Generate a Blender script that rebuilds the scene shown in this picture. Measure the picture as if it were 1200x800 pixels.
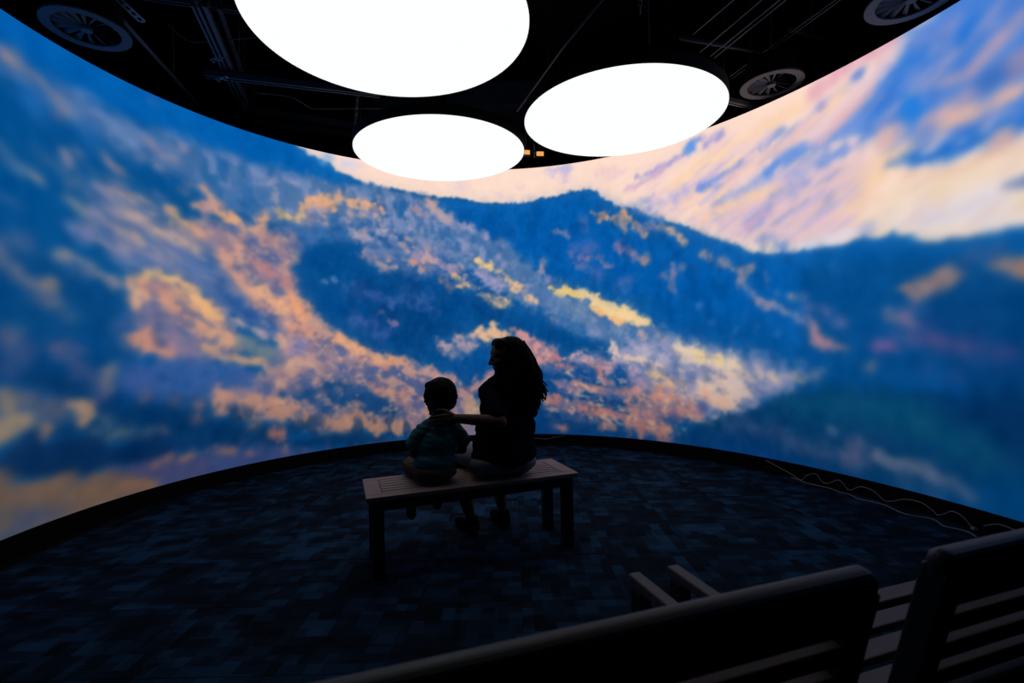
import bpy, bmesh, math, random
import numpy as np
from mathutils import Vector, Matrix

# ------------------------------------------------------------------ scene, camera, light
scene = bpy.context.scene
for o in list(bpy.data.objects):
    bpy.data.objects.remove(o, do_unlink=True)
C = scene.collection
random.seed(7)

EYE = 1.2517
cam_data = bpy.data.cameras.new('camera')
cam_data.sensor_width = 36.0
cam_data.lens = 573.17 / 1200 * 36.0
cam_data.clip_start = 0.02
cam_data.dof.use_dof = True
cam_data.dof.focus_distance = 3.2
cam_data.dof.aperture_fstop = 3.2
cam = bpy.data.objects.new('camera', cam_data)
C.objects.link(cam)
cam.matrix_world = Matrix.Translation((0, 0, EYE)) @ Matrix.Rotation(math.pi / 2 + 0.0019, 4, 'X') @ Matrix.Rotation(-0.0224, 4, 'Z')
scene.camera = cam

world = bpy.data.worlds.new('dark_room')
scene.world = world
world.use_nodes = True
world.node_tree.nodes['Background'].inputs[0].default_value = (0.25, 0.5, 1.0, 1)
world.node_tree.nodes['Background'].inputs[1].default_value = 0.0006

scene.view_settings.view_transform = 'Standard'
scene.view_settings.look = 'None'
scene.view_settings.exposure = 0.0
scene.view_settings.gamma = 1.0
scene.view_settings.use_curve_mapping = False

SCREEN_GAIN = 1.0        # brightness of the video wall
DISC_GAIN = 1.02         # brightness of the round ceiling lights

# ------------------------------------------------------------------ helpers
def srgb(r, g, b):
    def f(v):
        v /= 255.0
        return v / 12.92 if v <= 0.04045 else ((v + 0.055) / 1.055) ** 2.4
    return (f(r), f(g), f(b), 1.0)

MATS = {}
def material(name, col, rough=0.6, metal=0.0, var=0.25, scale=20.0, stretch=(1, 1, 1), bump=0.0, spec=0.5):
    """Principled material whose colour is broken up by procedural noise."""
    m = bpy.data.materials.new(name)
    m.use_nodes = True
    nt = m.node_tree
    b = nt.nodes['Principled BSDF']
    tc = nt.nodes.new('ShaderNodeTexCoord')
    mp = nt.nodes.new('ShaderNodeMapping')
    mp.inputs['Scale'].default_value = stretch
    nz = nt.nodes.new('ShaderNodeTexNoise')
    nz.inputs['Scale'].default_value = scale
    nz.inputs['Detail'].default_value = 4
    mx = nt.nodes.new('ShaderNodeMix')
    mx.data_type = 'RGBA'
    lo = [max(0, c * (1 - var)) for c in col[:3]] + [1]
    hi = [c * (1 + var) for c in col[:3]] + [1]
    mx.inputs['A'].default_value = lo
    mx.inputs['B'].default_value = hi
    nt.links.new(tc.outputs['Object'], mp.inputs['Vector'])
    nt.links.new(mp.outputs['Vector'], nz.inputs['Vector'])
    nt.links.new(nz.outputs['Fac'], mx.inputs['Factor'])
    nt.links.new(mx.outputs['Result'], b.inputs['Base Color'])
    b.inputs['Roughness'].default_value = rough
    b.inputs['Metallic'].default_value = metal
    b.inputs['Specular IOR Level'].default_value = spec
    if bump:
        bp = nt.nodes.new('ShaderNodeBump')
        bp.inputs['Strength'].default_value = bump
        bp.inputs['Distance'].default_value = 0.002
        nt.links.new(nz.outputs['Fac'], bp.inputs['Height'])
        nt.links.new(bp.outputs['Normal'], b.inputs['Normal'])
    MATS[name] = m
    return m

def emitter(name, col, strength):
    m = bpy.data.materials.new(name)
    m.use_nodes = True
    nt = m.node_tree
    nt.nodes.remove(nt.nodes['Principled BSDF'])
    e = nt.nodes.new('ShaderNodeEmission')
    e.inputs['Color'].default_value = col
    e.inputs['Strength'].default_value = strength
    nt.links.new(e.outputs[0], nt.nodes['Material Output'].inputs['Surface'])
    MATS[name] = m
    return m

def link(name, me, mat, parent=None, smooth=False):
    o = bpy.data.objects.new(name, me)
    C.objects.link(o)
    if mat is not None and not me.materials:
        me.materials.append(mat)
    if smooth:
        me.polygons.foreach_set('use_smooth', [True] * len(me.polygons))
    if parent is not None:
        o.parent = parent
    return o

def bm_obj(name, bm, mat, parent=None, smooth=False):
    me = bpy.data.meshes.new(name)
    bmesh.ops.recalc_face_normals(bm, faces=bm.faces)
    bm.to_mesh(me)
    bm.free()
    return link(name, me, mat, parent, smooth)

def tag(o, label, cat, group=None):
    o['label'] = label
    o['category'] = cat
    if group:
        o['group'] = group
    return o

def thing(name, label, cat, loc=(0, 0, 0), rotz=0.0, group=None):
    o = bpy.data.objects.new(name, None)
    o.empty_display_size = 0.1
    C.objects.link(o)
    o.location = loc
    o.rotation_euler = (0, 0, rotz)
    return tag(o, label, cat, group)

def struct(o):
    o['kind'] = 'structure'
    return o

def add_box(bm, c, d, mat3=None, bevel=0.0, seg=2):
    """box centred at c with full sizes d; mat3 rotates it about its centre."""
    r = bmesh.ops.create_cube(bm, size=1.0)
    vs = r['verts']
    for v in vs:
        v.co = Vector((v.co.x * d[0], v.co.y * d[1], v.co.z * d[2]))
    if bevel > 0:
        es = list({e for v in vs for e in v.link_edges})
        g = bmesh.ops.bevel(bm, geom=es, offset=bevel, segments=seg, profile=0.5, affect='EDGES')
        vs = list({v for f in g['faces'] for v in f.verts} | {v for v in vs if v.is_valid})
    for v in vs:
        p = v.co
        if mat3 is not None:
            p = mat3 @ p
        v.co = p + Vector(c)
    return vs

def box(name, c, d, mat, parent=None, rot=None, bevel=0.004, seg=2):
    bm = bmesh.new()
    add_box(bm, c, d, rot, bevel, seg)
    return bm_obj(name, bm, mat, parent)

def frame_of(axis):
    a = Vector(axis).normalized()
    h = Vector((0, 0, 1)) if abs(a.z) < 0.9 else Vector((1, 0, 0))
    u = a.cross(h).normalized()
    return a, u, a.cross(u).normalized()

def add_tube(bm, pts, radii, seg=8, caps=True):
    pts = [Vector(p) for p in pts]
    if not hasattr(radii, '__len__'):
        radii = [radii] * len(pts)
    rings = []
    u = None
    for i, p in enumerate(pts):
        a = (pts[min(i + 1, len(pts) - 1)] - pts[max(i - 1, 0)])
        if a.length < 1e-9:
            a = Vector((0, 0, 1))
        a.normalize()
        if u is None:
            _, u, w = frame_of(a)
        else:
            u = (u - a * u.dot(a)).normalized()
            w = a.cross(u)
        rings.append([bm.verts.new(p + (u * math.cos(t) + w * math.sin(t)) * radii[i]) for t in [2 * math.pi * k / seg for k in range(seg)]])
    for r0, r1 in zip(rings, rings[1:]):
        for k in range(seg):
            bm.faces.new((r0[k], r0[(k + 1) % seg], r1[(k + 1) % seg], r1[k]))
    if caps:
        bm.faces.new(rings[0][::-1])
        bm.faces.new(rings[-1])

def tube(name, pts, r, mat, parent=None, seg=8):
    bm = bmesh.new()
    add_tube(bm, pts, r, seg)
    return bm_obj(name, bm, mat, parent, True)

def smooth_path(pts, n=6):
    """Catmull-Rom through the points."""
    P = [Vector(p) for p in pts]
    out = []
    for i in range(len(P) - 1):
        a, b, c, d = P[max(i - 1, 0)], P[i], P[i + 1], P[min(i + 2, len(P) - 1)]
        for k in range(n):
            t = k / n
            out.append(0.5 * ((2 * b) + (c - a) * t + (2 * a - 5 * b + 4 * c - d) * t * t + (3 * b - a - 3 * c + d) * t ** 3))
    out.append(P[-1])
    return out

def add_ring(bm, r0, r1, z0, z1, seg=64, c=(0, 0)):
    """flat ring between radii r0 < r1 and heights z0 < z1 (r0 = 0 gives a disc)."""
    prof = [(r0, z0), (r1, z0), (r1, z1), (r0, z1)] if r0 > 0 else [(r1, z0), (r1, z1)]
    cols = []
    for k in range(seg):
        t = 2 * math.pi * k / seg
        cols.append([bm.verts.new((c[0] + r * math.cos(t), c[1] + r * math.sin(t), z)) for r, z in prof])
    n = len(prof)
    for k in range(seg):
        A, B = cols[k], cols[(k + 1) % seg]
        for i in range(n if r0 > 0 else n - 1):
            bm.faces.new((A[i], B[i], B[(i + 1) % n], A[(i + 1) % n]))
    if r0 <= 0:
        bm.faces.new([cc[0] for cc in cols][::-1])
        bm.faces.new([cc[1] for cc in cols])

# ------------------------------------------------------------------ materials
material('ceiling_black', (0.004, 0.005, 0.007), 0.9, var=0.3, scale=3, spec=0.1)
material('wall_black', (0.004, 0.004, 0.005), 0.95, var=0.3, scale=4, spec=0.1)
material('plinth_black', (0.0025, 0.0025, 0.003), 0.8, var=0.3, scale=8, spec=0.1)
material('casing_black', (0.006, 0.006, 0.007), 0.7, var=0.2, spec=0.2)
material('dark_steel', (0.10, 0.11, 0.12), 0.5, 0.3, var=0.3, scale=15)
material('duct_grey', (0.07, 0.08, 0.09), 0.6, 0.2, var=0.3, scale=5)
material('galvanised', (0.3, 0.31, 0.32), 0.45, 0.5, var=0.3, scale=30)
material('diffuser_grey', (0.085, 0.095, 0.11), 0.6, 0.0, var=0.2, scale=12, spec=0.3)
material('cable_grey', (0.16, 0.17, 0.17), 0.5, var=0.2)
material('rim_black', (0.004, 0.004, 0.004), 0.6, var=0.2, spec=0.2)
material('rubber', (0.01, 0.01, 0.01), 0.8, var=0.2, spec=0.2)
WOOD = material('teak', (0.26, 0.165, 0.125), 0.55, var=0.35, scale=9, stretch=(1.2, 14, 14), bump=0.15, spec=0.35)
SHADEWOOD = material('shaded_wood', (0.007, 0.0095, 0.014), 0.5, var=0.35, scale=9, stretch=(1.2, 14, 14), bump=0.12, spec=0.4)  # near-black copy of the wood, with the lack of light in its colour
DIMWOOD = material('dimmed_teak', (0.105, 0.085, 0.083), 0.6, var=0.35, scale=9, stretch=(1.2, 14, 14), bump=0.15, spec=0.3)  # teak darkened in its colour for the weaker light on the foreground benches
material('skin', (0.12, 0.062, 0.042), 0.65, var=0.1, scale=30, spec=0.15)
material('hair', (0.0035, 0.003, 0.003), 0.75, var=0.4, scale=60, stretch=(1, 1, .2), spec=0.06)
material('navy_shirt', (0.0045, 0.0065, 0.013), 1.0, var=0.3, scale=40, bump=0.3, spec=0.02)
material('grey_shorts', (0.2, 0.2, 0.23), 0.9, var=0.15, scale=60, bump=0.3, spec=0.1)
material('teal_shirt', (0.036, 0.15, 0.15), 0.9, var=0.2, scale=40, bump=0.3, spec=0.1)
material('khaki_shorts', (0.09, 0.055, 0.035), 0.9, var=0.2, scale=50, bump=0.3, spec=0.1)
material('shoe_black', (0.004, 0.004, 0.005), 1.0, var=0.2, spec=0.0)
material('sock_white', (0.35, 0.33, 0.32), 0.9, var=0.1)
material('eye_white', (0.12, 0.11, 0.10), 0.3, var=0.05)
emitter('disc_glow', (0.97, 1.0, 1.0, 1), DISC_GAIN)
emitter('amber_glow', srgb(255, 176, 92), 0.9)

# ------------------------------------------------------------------ plan of the round theatre
SCX, SCY, SR = 0.0081, 2.8064, 3.0849
S_LOW, S_TOP = 0.135, 3.367
def wall_r(t):
    return SR + 0.0609 * math.cos(2 * t) - 0.1959 * math.sin(2 * t) + 0.0266 * math.cos(3 * t) + 0.0626 * math.sin(3 * t)
def on_wall(deg, z, out=0.0):
    t = math.radians(deg)
    r = wall_r(t) + out
    return Vector((SCX + r * math.sin(t), SCY + r * math.cos(t), z))
T_END = 112.0

def wall_band(name, prof, mat, parent=None, n=150):
    """sweep a closed profile of (outward offset, height) along the round wall."""
    bm = bmesh.new()
    cols = []
    for i in range(n + 1):
        d = -T_END + 2 * T_END * i / n
        cols.append([bm.verts.new(on_wall(d, z, o)) for o, z in prof])
    m = len(prof)
    for A, B in zip(cols, cols[1:]):
        for i in range(m):
            bm.faces.new((A[i], A[(i + 1) % m], B[(i + 1) % m], B[i]))
    bm.faces.new(cols[0])
    bm.faces.new(cols[-1][::-1])
    return bm_obj(name, bm, mat, parent, False)

# ------------------------------------------------------------------ room shell
def carpet_material():
    m = bpy.data.materials.new('patchwork_carpet')
    m.use_nodes = True
    nt = m.node_tree
    N, Lk = nt.nodes, nt.links
    b = N['Principled BSDF']
    b.inputs['Roughness'].default_value = 0.95
    b.inputs['Specular IOR Level'].default_value = 0.08
    tc = N.new('ShaderNodeTexCoord')
    oi = N.new('ShaderNodeObjectInfo')
    off = N.new('ShaderNodeVectorMath'); off.operation = 'MULTIPLY_ADD'
    cmb = N.new('ShaderNodeCombineXYZ')
    mul = N.new('ShaderNodeMath'); mul.operation = 'MULTIPLY'; mul.inputs[1].default_value = 37.0
    flo = N.new('ShaderNodeMath'); flo.operation = 'FLOOR'
    Lk.new(oi.outputs['Random'], mul.inputs[0]); Lk.new(mul.outputs[0], flo.inputs[0])
    Lk.new(flo.outputs[0], cmb.inputs[0]); Lk.new(flo.outputs[0], cmb.inputs[1])
    off.inputs[1].default_value = (1, 1, 1)
    Lk.new(tc.outputs['Object'], off.inputs[0]); Lk.new(cmb.outputs[0], off.inputs[2])
    def bricks(w, h, rot):
        mp = N.new('ShaderNodeMapping'); mp.inputs['Rotation'].default_value = (0, 0, rot)
        Lk.new(off.outputs[0], mp.inputs['Vector'])
        br = N.new('ShaderNodeTexBrick')
        br.inputs['Color1'].default_value = (0, 0, 0, 1); br.inputs['Color2'].default_value = (1, 1, 1, 1)
        br.inputs['Mortar Size'].default_value = 0.0
        br.inputs['Scale'].default_value = 1.0
        br.inputs['Brick Width'].default_value = w; br.inputs['Row Height'].default_value = h
        Lk.new(mp.outputs[0], br.inputs['Vector'])
        return br.outputs['Color']
    b1, b2, b3 = bricks(0.167, 0.083, 0), bricks(0.1, 0.0625, 0), bricks(0.125, 0.1, math.pi / 2)
    a1 = N.new('ShaderNodeMath'); a1.operation = 'ADD'
    a2 = N.new('ShaderNodeMath'); a2.operation = 'ADD'
    Lk.new(b1, a1.inputs[0]); Lk.new(b2, a1.inputs[1]); Lk.new(a1.outputs[0], a2.inputs[0]); Lk.new(b3, a2.inputs[1])
    # tufted lines
    wv = N.new('ShaderNodeTexWave'); wv.inputs['Scale'].default_value = 28; wv.inputs['Distortion'].default_value = 1.5
    Lk.new(off.outputs[0], wv.inputs['Vector'])
    nz = N.new('ShaderNodeTexNoise'); nz.inputs['Scale'].default_value = 160
    Lk.new(off.outputs[0], nz.inputs['Vector'])
    a3 = N.new('ShaderNodeMath'); a3.operation = 'MULTIPLY_ADD'; a3.inputs[1].default_value = 0.5
    Lk.new(wv.outputs['Fac'], a3.inputs[0]); Lk.new(a2.outputs[0], a3.inputs[2])
    a4 = N.new('ShaderNodeMath'); a4.operation = 'MULTIPLY_ADD'; a4.inputs[1].default_value = 0.7
    Lk.new(nz.outputs['Fac'], a4.inputs[0]); Lk.new(a3.outputs[0], a4.inputs[2])
    cr = N.new('ShaderNodeMapRange'); cr.inputs['From Min'].default_value = 0.9; cr.inputs['From Max'].default_value = 3.2
    Lk.new(a4.outputs[0], cr.inputs['Value'])
    ramp = N.new('ShaderNodeValToRGB')
    ramp.color_ramp.elements[0].position = 0.0; ramp.color_ramp.elements[0].color = (0.0008, 0.0025, 0.0055, 1)
    ramp.color_ramp.elements[1].position = 1.0; ramp.color_ramp.elements[1].color = (0.010, 0.044, 0.090, 1)
    e = ramp.color_ramp.elements.new(0.5); e.color = (0.0024, 0.0094, 0.020, 1)
    Lk.new(cr.outputs[0], ramp.inputs[0]); Lk.new(ramp.outputs[0], b.inputs['Base Color'])
    bp = N.new('ShaderNodeBump'); bp.inputs['Strength'].default_value = 0.4; bp.inputs['Distance'].default_value = 0.003
    Lk.new(a4.outputs[0], bp.inputs['Height']); Lk.new(bp.outputs[0], b.inputs['Normal'])
    return m

RX0, RX1, RY0, RY1, RH = -5.2, 5.2, -2.4, 8.6, 4.9
floor = struct(box('floor', ((RX0 + RX1) / 2, (RY0 + RY1) / 2, -0.058), (RX1 - RX0, RY1 - RY0, 0.1), MATS['wall_black'], bevel=0))
# square carpet tiles, each a piece of its own with a rounded pile edge
CARPET = carpet_material()
bm = bmesh.new()
add_box(bm, (0, 0, -0.004), (0.4992, 0.4992, 0.008), None, 0.002, 1)
tile_me = bpy.data.meshes.new('carpet_tile')
bm.to_mesh(tile_me); bm.free()
tile_me.materials.append(CARPET)
for i in range(-7, 7):
    for j in range(-4, 12):
        x, y = 0.5 * i + 0.27, 0.5 * j + 0.12
        dx, dy = x - SCX, y - SCY
        t = math.atan2(dx, dy)
        rr = wall_r(t) if abs(math.degrees(t)) < T_END else 3.3
        if math.hypot(dx, dy) < rr + 0.12:
            o = bpy.data.objects.new('carpet_tile', tile_me)
            C.objects.link(o)
            o.parent = floor
            o.location = (x, y, 0.0)
            o.rotation_euler = (0, 0, (math.pi / 2) * random.choice((0, 0, 2, 2, 1)))

struct(box('ceiling', ((RX0 + RX1) / 2, (RY0 + RY1) / 2, RH + 0.05), (RX1 - RX0, RY1 - RY0, 0.1), MATS['ceiling_black'], bevel=0))
struct(box('wall_left', (RX0 - 0.05, (RY0 + RY1) / 2, RH / 2), (0.1, RY1 - RY0, RH + 0.1), MATS['wall_black'], bevel=0))
struct(box('wall_right', (RX1 + 0.05, (RY0 + RY1) / 2, RH / 2), (0.1, RY1 - RY0, RH + 0.1), MATS['wall_black'], bevel=0))
struct(box('wall_back', ((RX0 + RX1) / 2, RY1 + 0.05, RH / 2), (RX1 - RX0, 0.1, RH + 0.1), MATS['wall_black'], bevel=0))
struct(box('wall_front', ((RX0 + RX1) / 2, RY0 - 0.05, RH / 2), (RX1 - RX0, 0.1, RH + 0.1), MATS['wall_black'], bevel=0))
struct(wall_band('baseboard_front', [(0.004, 0.0), (0.004, 0.128), (0.012, 0.134), (0.12, 0.134), (0.12, 0.0)], MATS['plinth_black']))

# ------------------------------------------------------------------ the picture on the video wall, laid out in (angle in degrees, height in metres) on the wall
NT, NZ = 1240, 330
th = np.linspace(-T_END, T_END, NT)
zz = np.linspace(S_LOW, S_TOP, NZ)
KS = SR * math.pi / 180.0
TS, ZS = np.meshgrid(th * KS, zz)
rng = np.random.RandomState(5)
LAT = rng.rand(256, 256) * 2 - 1

def vnoise(x, y):
    xi = np.floor(x).astype(int); yi = np.floor(y).astype(int)
    fx = x - xi; fy = y - yi
    fx = fx * fx * (3 - 2 * fx); fy = fy * fy * (3 - 2 * fy)
    a = LAT[xi % 256, yi % 256]; b = LAT[(xi + 1) % 256, yi % 256]
    c = LAT[xi % 256, (yi + 1) % 256]; d = LAT[(xi + 1) % 256, (yi + 1) % 256]
    return (a * (1 - fx) + b * fx) * (1 - fy) + (c * (1 - fx) + d * fx) * fy

def fbm(x, y, o=4):
    s = 0; a = 1.0; w = 0
    for k in range(o):
        s = s + a * vnoise(x * 2 ** k + 17.3 * k, y * 2 ** k + 9.1 * k)
        w += a; a *= 0.55
    return s / w * 1.6

N_EDGE = fbm(TS / 0.075 + 40, ZS / 0.075 + 60, 5)
N_FINE = fbm(TS / 0.03 + 11, ZS / 0.03 + 93, 3)
N_TEX = fbm(TS / 0.045 + 71, ZS / 0.05 + 23, 4)
IMG = np.empty((NZ, NT, 3))
IMG[:] = srgb(4, 78, 146)[:3]
# painted in display values so that soft edges blend as a picture does
IMG[:] = np.array((4, 78, 146)) / 255.0

def window(pts, margin):
    a = np.array(pts, float)
    x, z = a[:, 0] * KS, a[:, 1]
    i0 = np.searchsorted(th * KS, x.min() - margin); i1 = np.searchsorted(th * KS, x.max() + margin)
    j0 = np.searchsorted(zz, z.min() - margin); j1 = np.searchsorted(zz, z.max() + margin)
    return x, z, slice(j0, j1), slice(i0, i1)

def seg_dist(X, Z, x0, z0, x1, z1):
    dx, dz = x1 - x0, z1 - z0
    L2 = dx * dx + dz * dz + 1e-12
    t = np.clip(((X - x0) * dx + (Z - z0) * dz) / L2, 0, 1)
    return np.hypot(X - x0 - t * dx, Z - z0 - t * dz)

def step(v):
    v = np.clip(v * 0.5 + 0.5, 0, 1)
    return v * v * (3 - 2 * v)

def poly_sdf(X, Z, x, z):
    d = np.full(X.shape, 1e9)
    ins = np.zeros(X.shape, bool)
    n = len(x)
    for k in range(n):
        x0, z0, x1, z1 = x[k], z[k], x[(k + 1) % n], z[(k + 1) % n]
        d = np.minimum(d, seg_dist(X, Z, x0, z0, x1, z1))
        if z0 != z1:
            c = ((z0 <= Z) != (z1 <= Z)) & (X < (x1 - x0) * (Z - z0) / (z1 - z0) + x0)
            ins ^= c
    return np.where(ins, d, -d)

def blend(j, i, al, r, g, b):
    IMG[j, i] += (np.array((r, g, b)) / 255.0 - IMG[j, i]) * al[..., None]

def P(r, g, b, soft, rough, pts):                        # filled patch
    x, z, j, i = window(pts, 2 * (soft + rough))
    X, Z = TS[j, i], ZS[j, i]
    if X.size:
        al = step((poly_sdf(X, Z, x, z) + rough * N_EDGE[j, i]) / soft)
        if x.max() - x.min() < 1.2:                      # small patches let the ground show through
            al = al * np.clip(0.92 + 0.42 * N_TEX[j, i], 0, 1)
        blend(j, i, al, r, g, b)

def S(r, g, b, soft, rough, w, a, pts):                  # streak
    x, z, j, i = window(pts, w + 2 * (soft + rough))
    X, Z = TS[j, i], ZS[j, i]
    if X.size:
        d = np.full(X.shape, 1e9)
        for k in range(len(x) - 1):
            d = np.minimum(d, seg_dist(X, Z, x[k], z[k], x[k + 1], z[k + 1]))
        al = a * step((w - d + rough * N_EDGE[j, i]) / soft)
        blend(j, i, al * np.clip(0.93 + 0.45 * N_TEX[j, i], 0, 1), r, g, b)

def M(r, g, b, soft, edge, sx, sz, ang, thr, a, pts):    # mottling of a patch
    x, z, j, i = window(pts, edge)
    X, Z = TS[j, i], ZS[j, i]
    if X.size:
        ca, sa = math.cos(ang), math.sin(ang)
        n = fbm((X * ca + Z * sa) / (2 * sx) + r, (-X * sa + Z * ca) / (2 * sz) + g, 3)
        al = step((n - thr) / soft) * step(poly_sdf(X, Z, x, z) / edge)
        blend(j, i, a * al, r, g, b)

P(0,92,172,.16,.077,[(-109.9,3.36),(-31.6,4.21),(-32.1,2.94),(-59.5,3.02),(-74.3,3.05),(-86.7,3.1),(-110.1,2.88)])
P(0,76,140,.193,.089,[(-110.1,2.75),(-86.7,3),(-76.5,2.87),(-67.3,2.8),(-59.6,2.64),(-59.9,1.86),(-74.8,1.58),(-87.1,1.84),(-110.5,1.78)])
P(2,66,124,.17,.078,[(-110.4,1.94),(-87,2.05),(-74.7,1.77),(-70.1,1.6),(-71.5,1.06),(-81.5,.87),(-87.4,1.07),(-110.8,1.01)])
P(255,221,203,.018,.036,[(-44.9,3.44),(-43,3.37),(-41.5,3.31),(-39.7,3.28),(-37.8,3.27),(-36.2,3.19),(-33.7,3.14),(-31.1,3.13),(-28.6,3.1),(-26,3.09),(-23.3,3.06),(-20.7,3.05),(-17.1,3.04),(-13.4,3.03),(-9.7,3),(-6,2.96),(-2.3,2.95),(1.5,2.94),(5.3,2.95),(8.1,2.98),(11,2.99),(12.9,3.02),(15.7,3.02),(17.6,3.03),(19.5,2.97),(20.4,2.9),(22.3,2.83),(23.6,2.76),(26,2.75),(27.8,2.7),(30.6,2.61),(33.3,2.54),(36,2.48),(37.8,2.44),(40.5,2.36),(42.2,2.3),(44,2.24),(46.5,2.19),(49.1,2.13),(50.4,2.08),(52,2.03),(54.8,2),(58.7,1.98),(61.7,1.97),(64.6,1.98),(67.3,1.96),(69.3,1.97),(70.7,2),(72.9,1.96),(74.9,1.98),(76.7,1.94),(79,1.87),(82.8,1.84),(85.3,1.84),(87.5,1.84),(89.7,1.85),(96.8,1.89),(106.9,2.02),(107.5,3.8),(-16.5,6.94),(-45.9,4.84)])
P(226,192,194,.13,.089,[(40.5,2.43),(45,2.57),(55.1,2.64),(64.2,2.72),(70.9,2.64),(73.2,2.28),(69.3,2.05),(59.5,2.07),(49.9,2.19)])
P(70,128,214,.098,.095,[(67.8,2.9),(71.1,3.04),(75.4,3.29),(80.4,3.43),(86.3,3.81),(107.3,3.16),(106.9,2.02),(89.9,2.37),(83,2.49),(75.7,2.56)])
P(243,216,192,.056,.054,[(69.3,2),(70.7,2.18),(75,2.34),(82,2.33),(89.9,2.33),(99.9,2.38),(99.7,1.87),(89.7,1.87),(81.8,1.87),(76.6,1.96),(73.7,1.97)])
P(232,222,224,.097,.053,[(74.3,2.07),(79.9,2.15),(85.7,2.17),(89.9,2.15),(89.8,1.9),(82.8,1.89),(77.7,1.97)])
P(248,208,170,.079,.061,[(66.1,2.24),(69.5,2.43),(73.3,2.56),(76.9,2.62),(78.8,2.62),(76.8,2.47),(74.5,2.38),(72,2.23),(69.4,2.12)])
M(232,196,206,.35,.078,.264,.039,.44,.05,.6,[(19.6,3.18),(38.2,3.19),(55.4,3.22),(69.9,3.25),(70.9,2.64),(69.3,2.06),(54.8,2.06),(37.9,2.5)])
M(186,176,216,.2,.078,.202,.031,.44,.3,.6,[(27.1,3.1),(41.8,3.18),(55.3,3.15),(69.9,3.25),(72.1,2.61),(69.3,2.06),(54.8,2.1),(37.9,2.52)])
M(112,146,218,.15,.074,.163,.03,.44,.55,.6,[(41.6,2.83),(55.3,3.07),(69.9,3.18),(70.8,2.51),(64,2.26),(51.6,2.25)])
M(255,208,160,.2,.078,.233,.031,.44,.35,.6,[(30.7,2.83),(47,3.05),(60,3.2),(68.6,3.25),(69.7,2.86),(55,2.53),(43.2,2.47)])
M(190,164,190,.3,.063,.158,.037,.5,.2,.55,[(69.8,3.05),(81.4,3.34),(102.8,3.23),(102.5,2.24),(90,2.42),(76.8,2.47)])
M(30,112,214,.25,.063,.137,.042,.5,.35,.5,[(69.8,3.05),(81.4,3.34),(102.8,3.23),(102.5,2.24),(90,2.42),(76.8,2.47)])
M(214,184,190,.3,.05,.12,.025,.4,.3,.45,[(69.3,2.06),(75.6,2.3),(89.9,2.3),(96.9,2.3),(96.8,1.96),(88.1,1.89)])
S(150,150,214,.034,.044,.027,1,[(28.9,3.06),(32.7,3.1),(36.3,3.15),(39.6,3.22),(41.8,3.27)])
S(66,138,230,.044,.032,.053,1,[(39.3,3.23),(39.4,3.22)])
S(66,138,230,.044,.032,.053,1,[(40.2,3.25),(40.3,3.24)])
S(205,172,200,.036,.046,.024,1,[(26.1,2.95),(28.9,2.99),(33.6,3.07)])
S(158,152,214,.032,.041,.03,1,[(42.8,3.21),(44.6,3.24),(46.7,3.25)])
S(112,146,226,.031,.04,.046,1,[(41.9,2.78),(45.1,2.84),(48.2,2.88),(49.8,2.91)])
S(86,128,220,.043,.031,.03,1,[(42.3,2.78),(42.4,2.78)])
S(86,128,220,.043,.031,.03,1,[(43.2,2.79),(43.3,2.79)])
S(176,174,222,.045,.032,.045,1,[(38.5,2.81),(38.6,2.81)])
S(176,174,222,.045,.033,.045,1,[(36.2,2.76),(36.3,2.75)])
S(190,180,215,.058,.044,.046,1,[(30.6,2.69),(33.4,2.74),(36.2,2.77)])
S(66,128,222,.029,.037,.039,1,[(53.8,2.99),(55.6,3.04),(57.7,3.07)])
S(152,168,220,.071,.039,.065,1,[(45,2.52),(50.2,2.63),(55.1,2.71)])
S(122,144,214,.042,.03,.051,1,[(45.3,2.55),(45.4,2.54)])
S(80,138,226,.029,.037,.042,1,[(54.5,2.74),(57.1,2.8),(59.2,2.84)])
S(108,144,216,.038,.027,.034,1,[(56.9,2.56),(57,2.56)])
S(108,144,216,.039,.028,.035,1,[(55.8,2.54),(55.9,2.54)])
S(96,144,222,.062,.051,.056,1,[(59.2,2.82),(62.8,2.84),(66.4,2.86),(69.7,2.88)])
S(66,130,222,.026,.033,.041,1,[(64.5,2.68),(66.3,2.69),(68.3,2.71)])
S(140,160,220,.08,.051,.064,.7,[(59.8,2.65),(63.5,2.7),(67.7,2.71)])
S(206,166,196,.03,.038,.024,1,[(50.8,2.31),(53.3,2.36),(55.8,2.41)])
S(214,176,196,.074,.047,.039,.5,[(19.6,3.18),(23.4,3.19)])
S(110,142,210,.054,.026,.036,.6,[(61.7,2.55),(61.7,2.55)])
S(110,142,210,.056,.027,.037,.6,[(59.8,2.48),(59.9,2.48)])
S(110,142,210,.058,.028,.039,.6,[(55,2.41),(55.1,2.41)])
S(110,142,210,.052,.025,.035,.6,[(65.4,2.35),(65.5,2.35)])
S(250,206,170,.051,.039,.041,1,[(42.3,2.48),(46.7,2.53),(51.8,2.57),(56.6,2.58)])
S(255,214,176,.061,.049,.057,1,[(36.2,2.9),(40.8,3.02),(47,3.07),(52.1,3.13),(56.9,3.18),(61.5,3.23)])
S(240,196,190,.058,.037,.046,1,[(46.8,2.79),(51.9,2.87),(56,2.92),(59.9,2.98),(63.6,3.05)])
S(236,206,214,.059,.038,.048,.8,[(49,3.04),(52.8,3.02),(55.3,3.07)])
S(228,170,186,.059,.032,.067,1,[(63.8,3.28),(68.6,3.35),(74.9,3.36)])
S(238,204,208,.049,.031,.059,1,[(63.6,2.91),(67.8,3.02),(71.1,3.11),(74.2,3.2),(75.5,3.25)])
S(232,178,180,.034,.032,.034,.8,[(64.3,2.85),(68.5,2.98),(72.3,3.07)])
S(84,130,212,.033,.024,.039,1,[(70.4,3.26),(70.5,3.26)])
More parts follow.
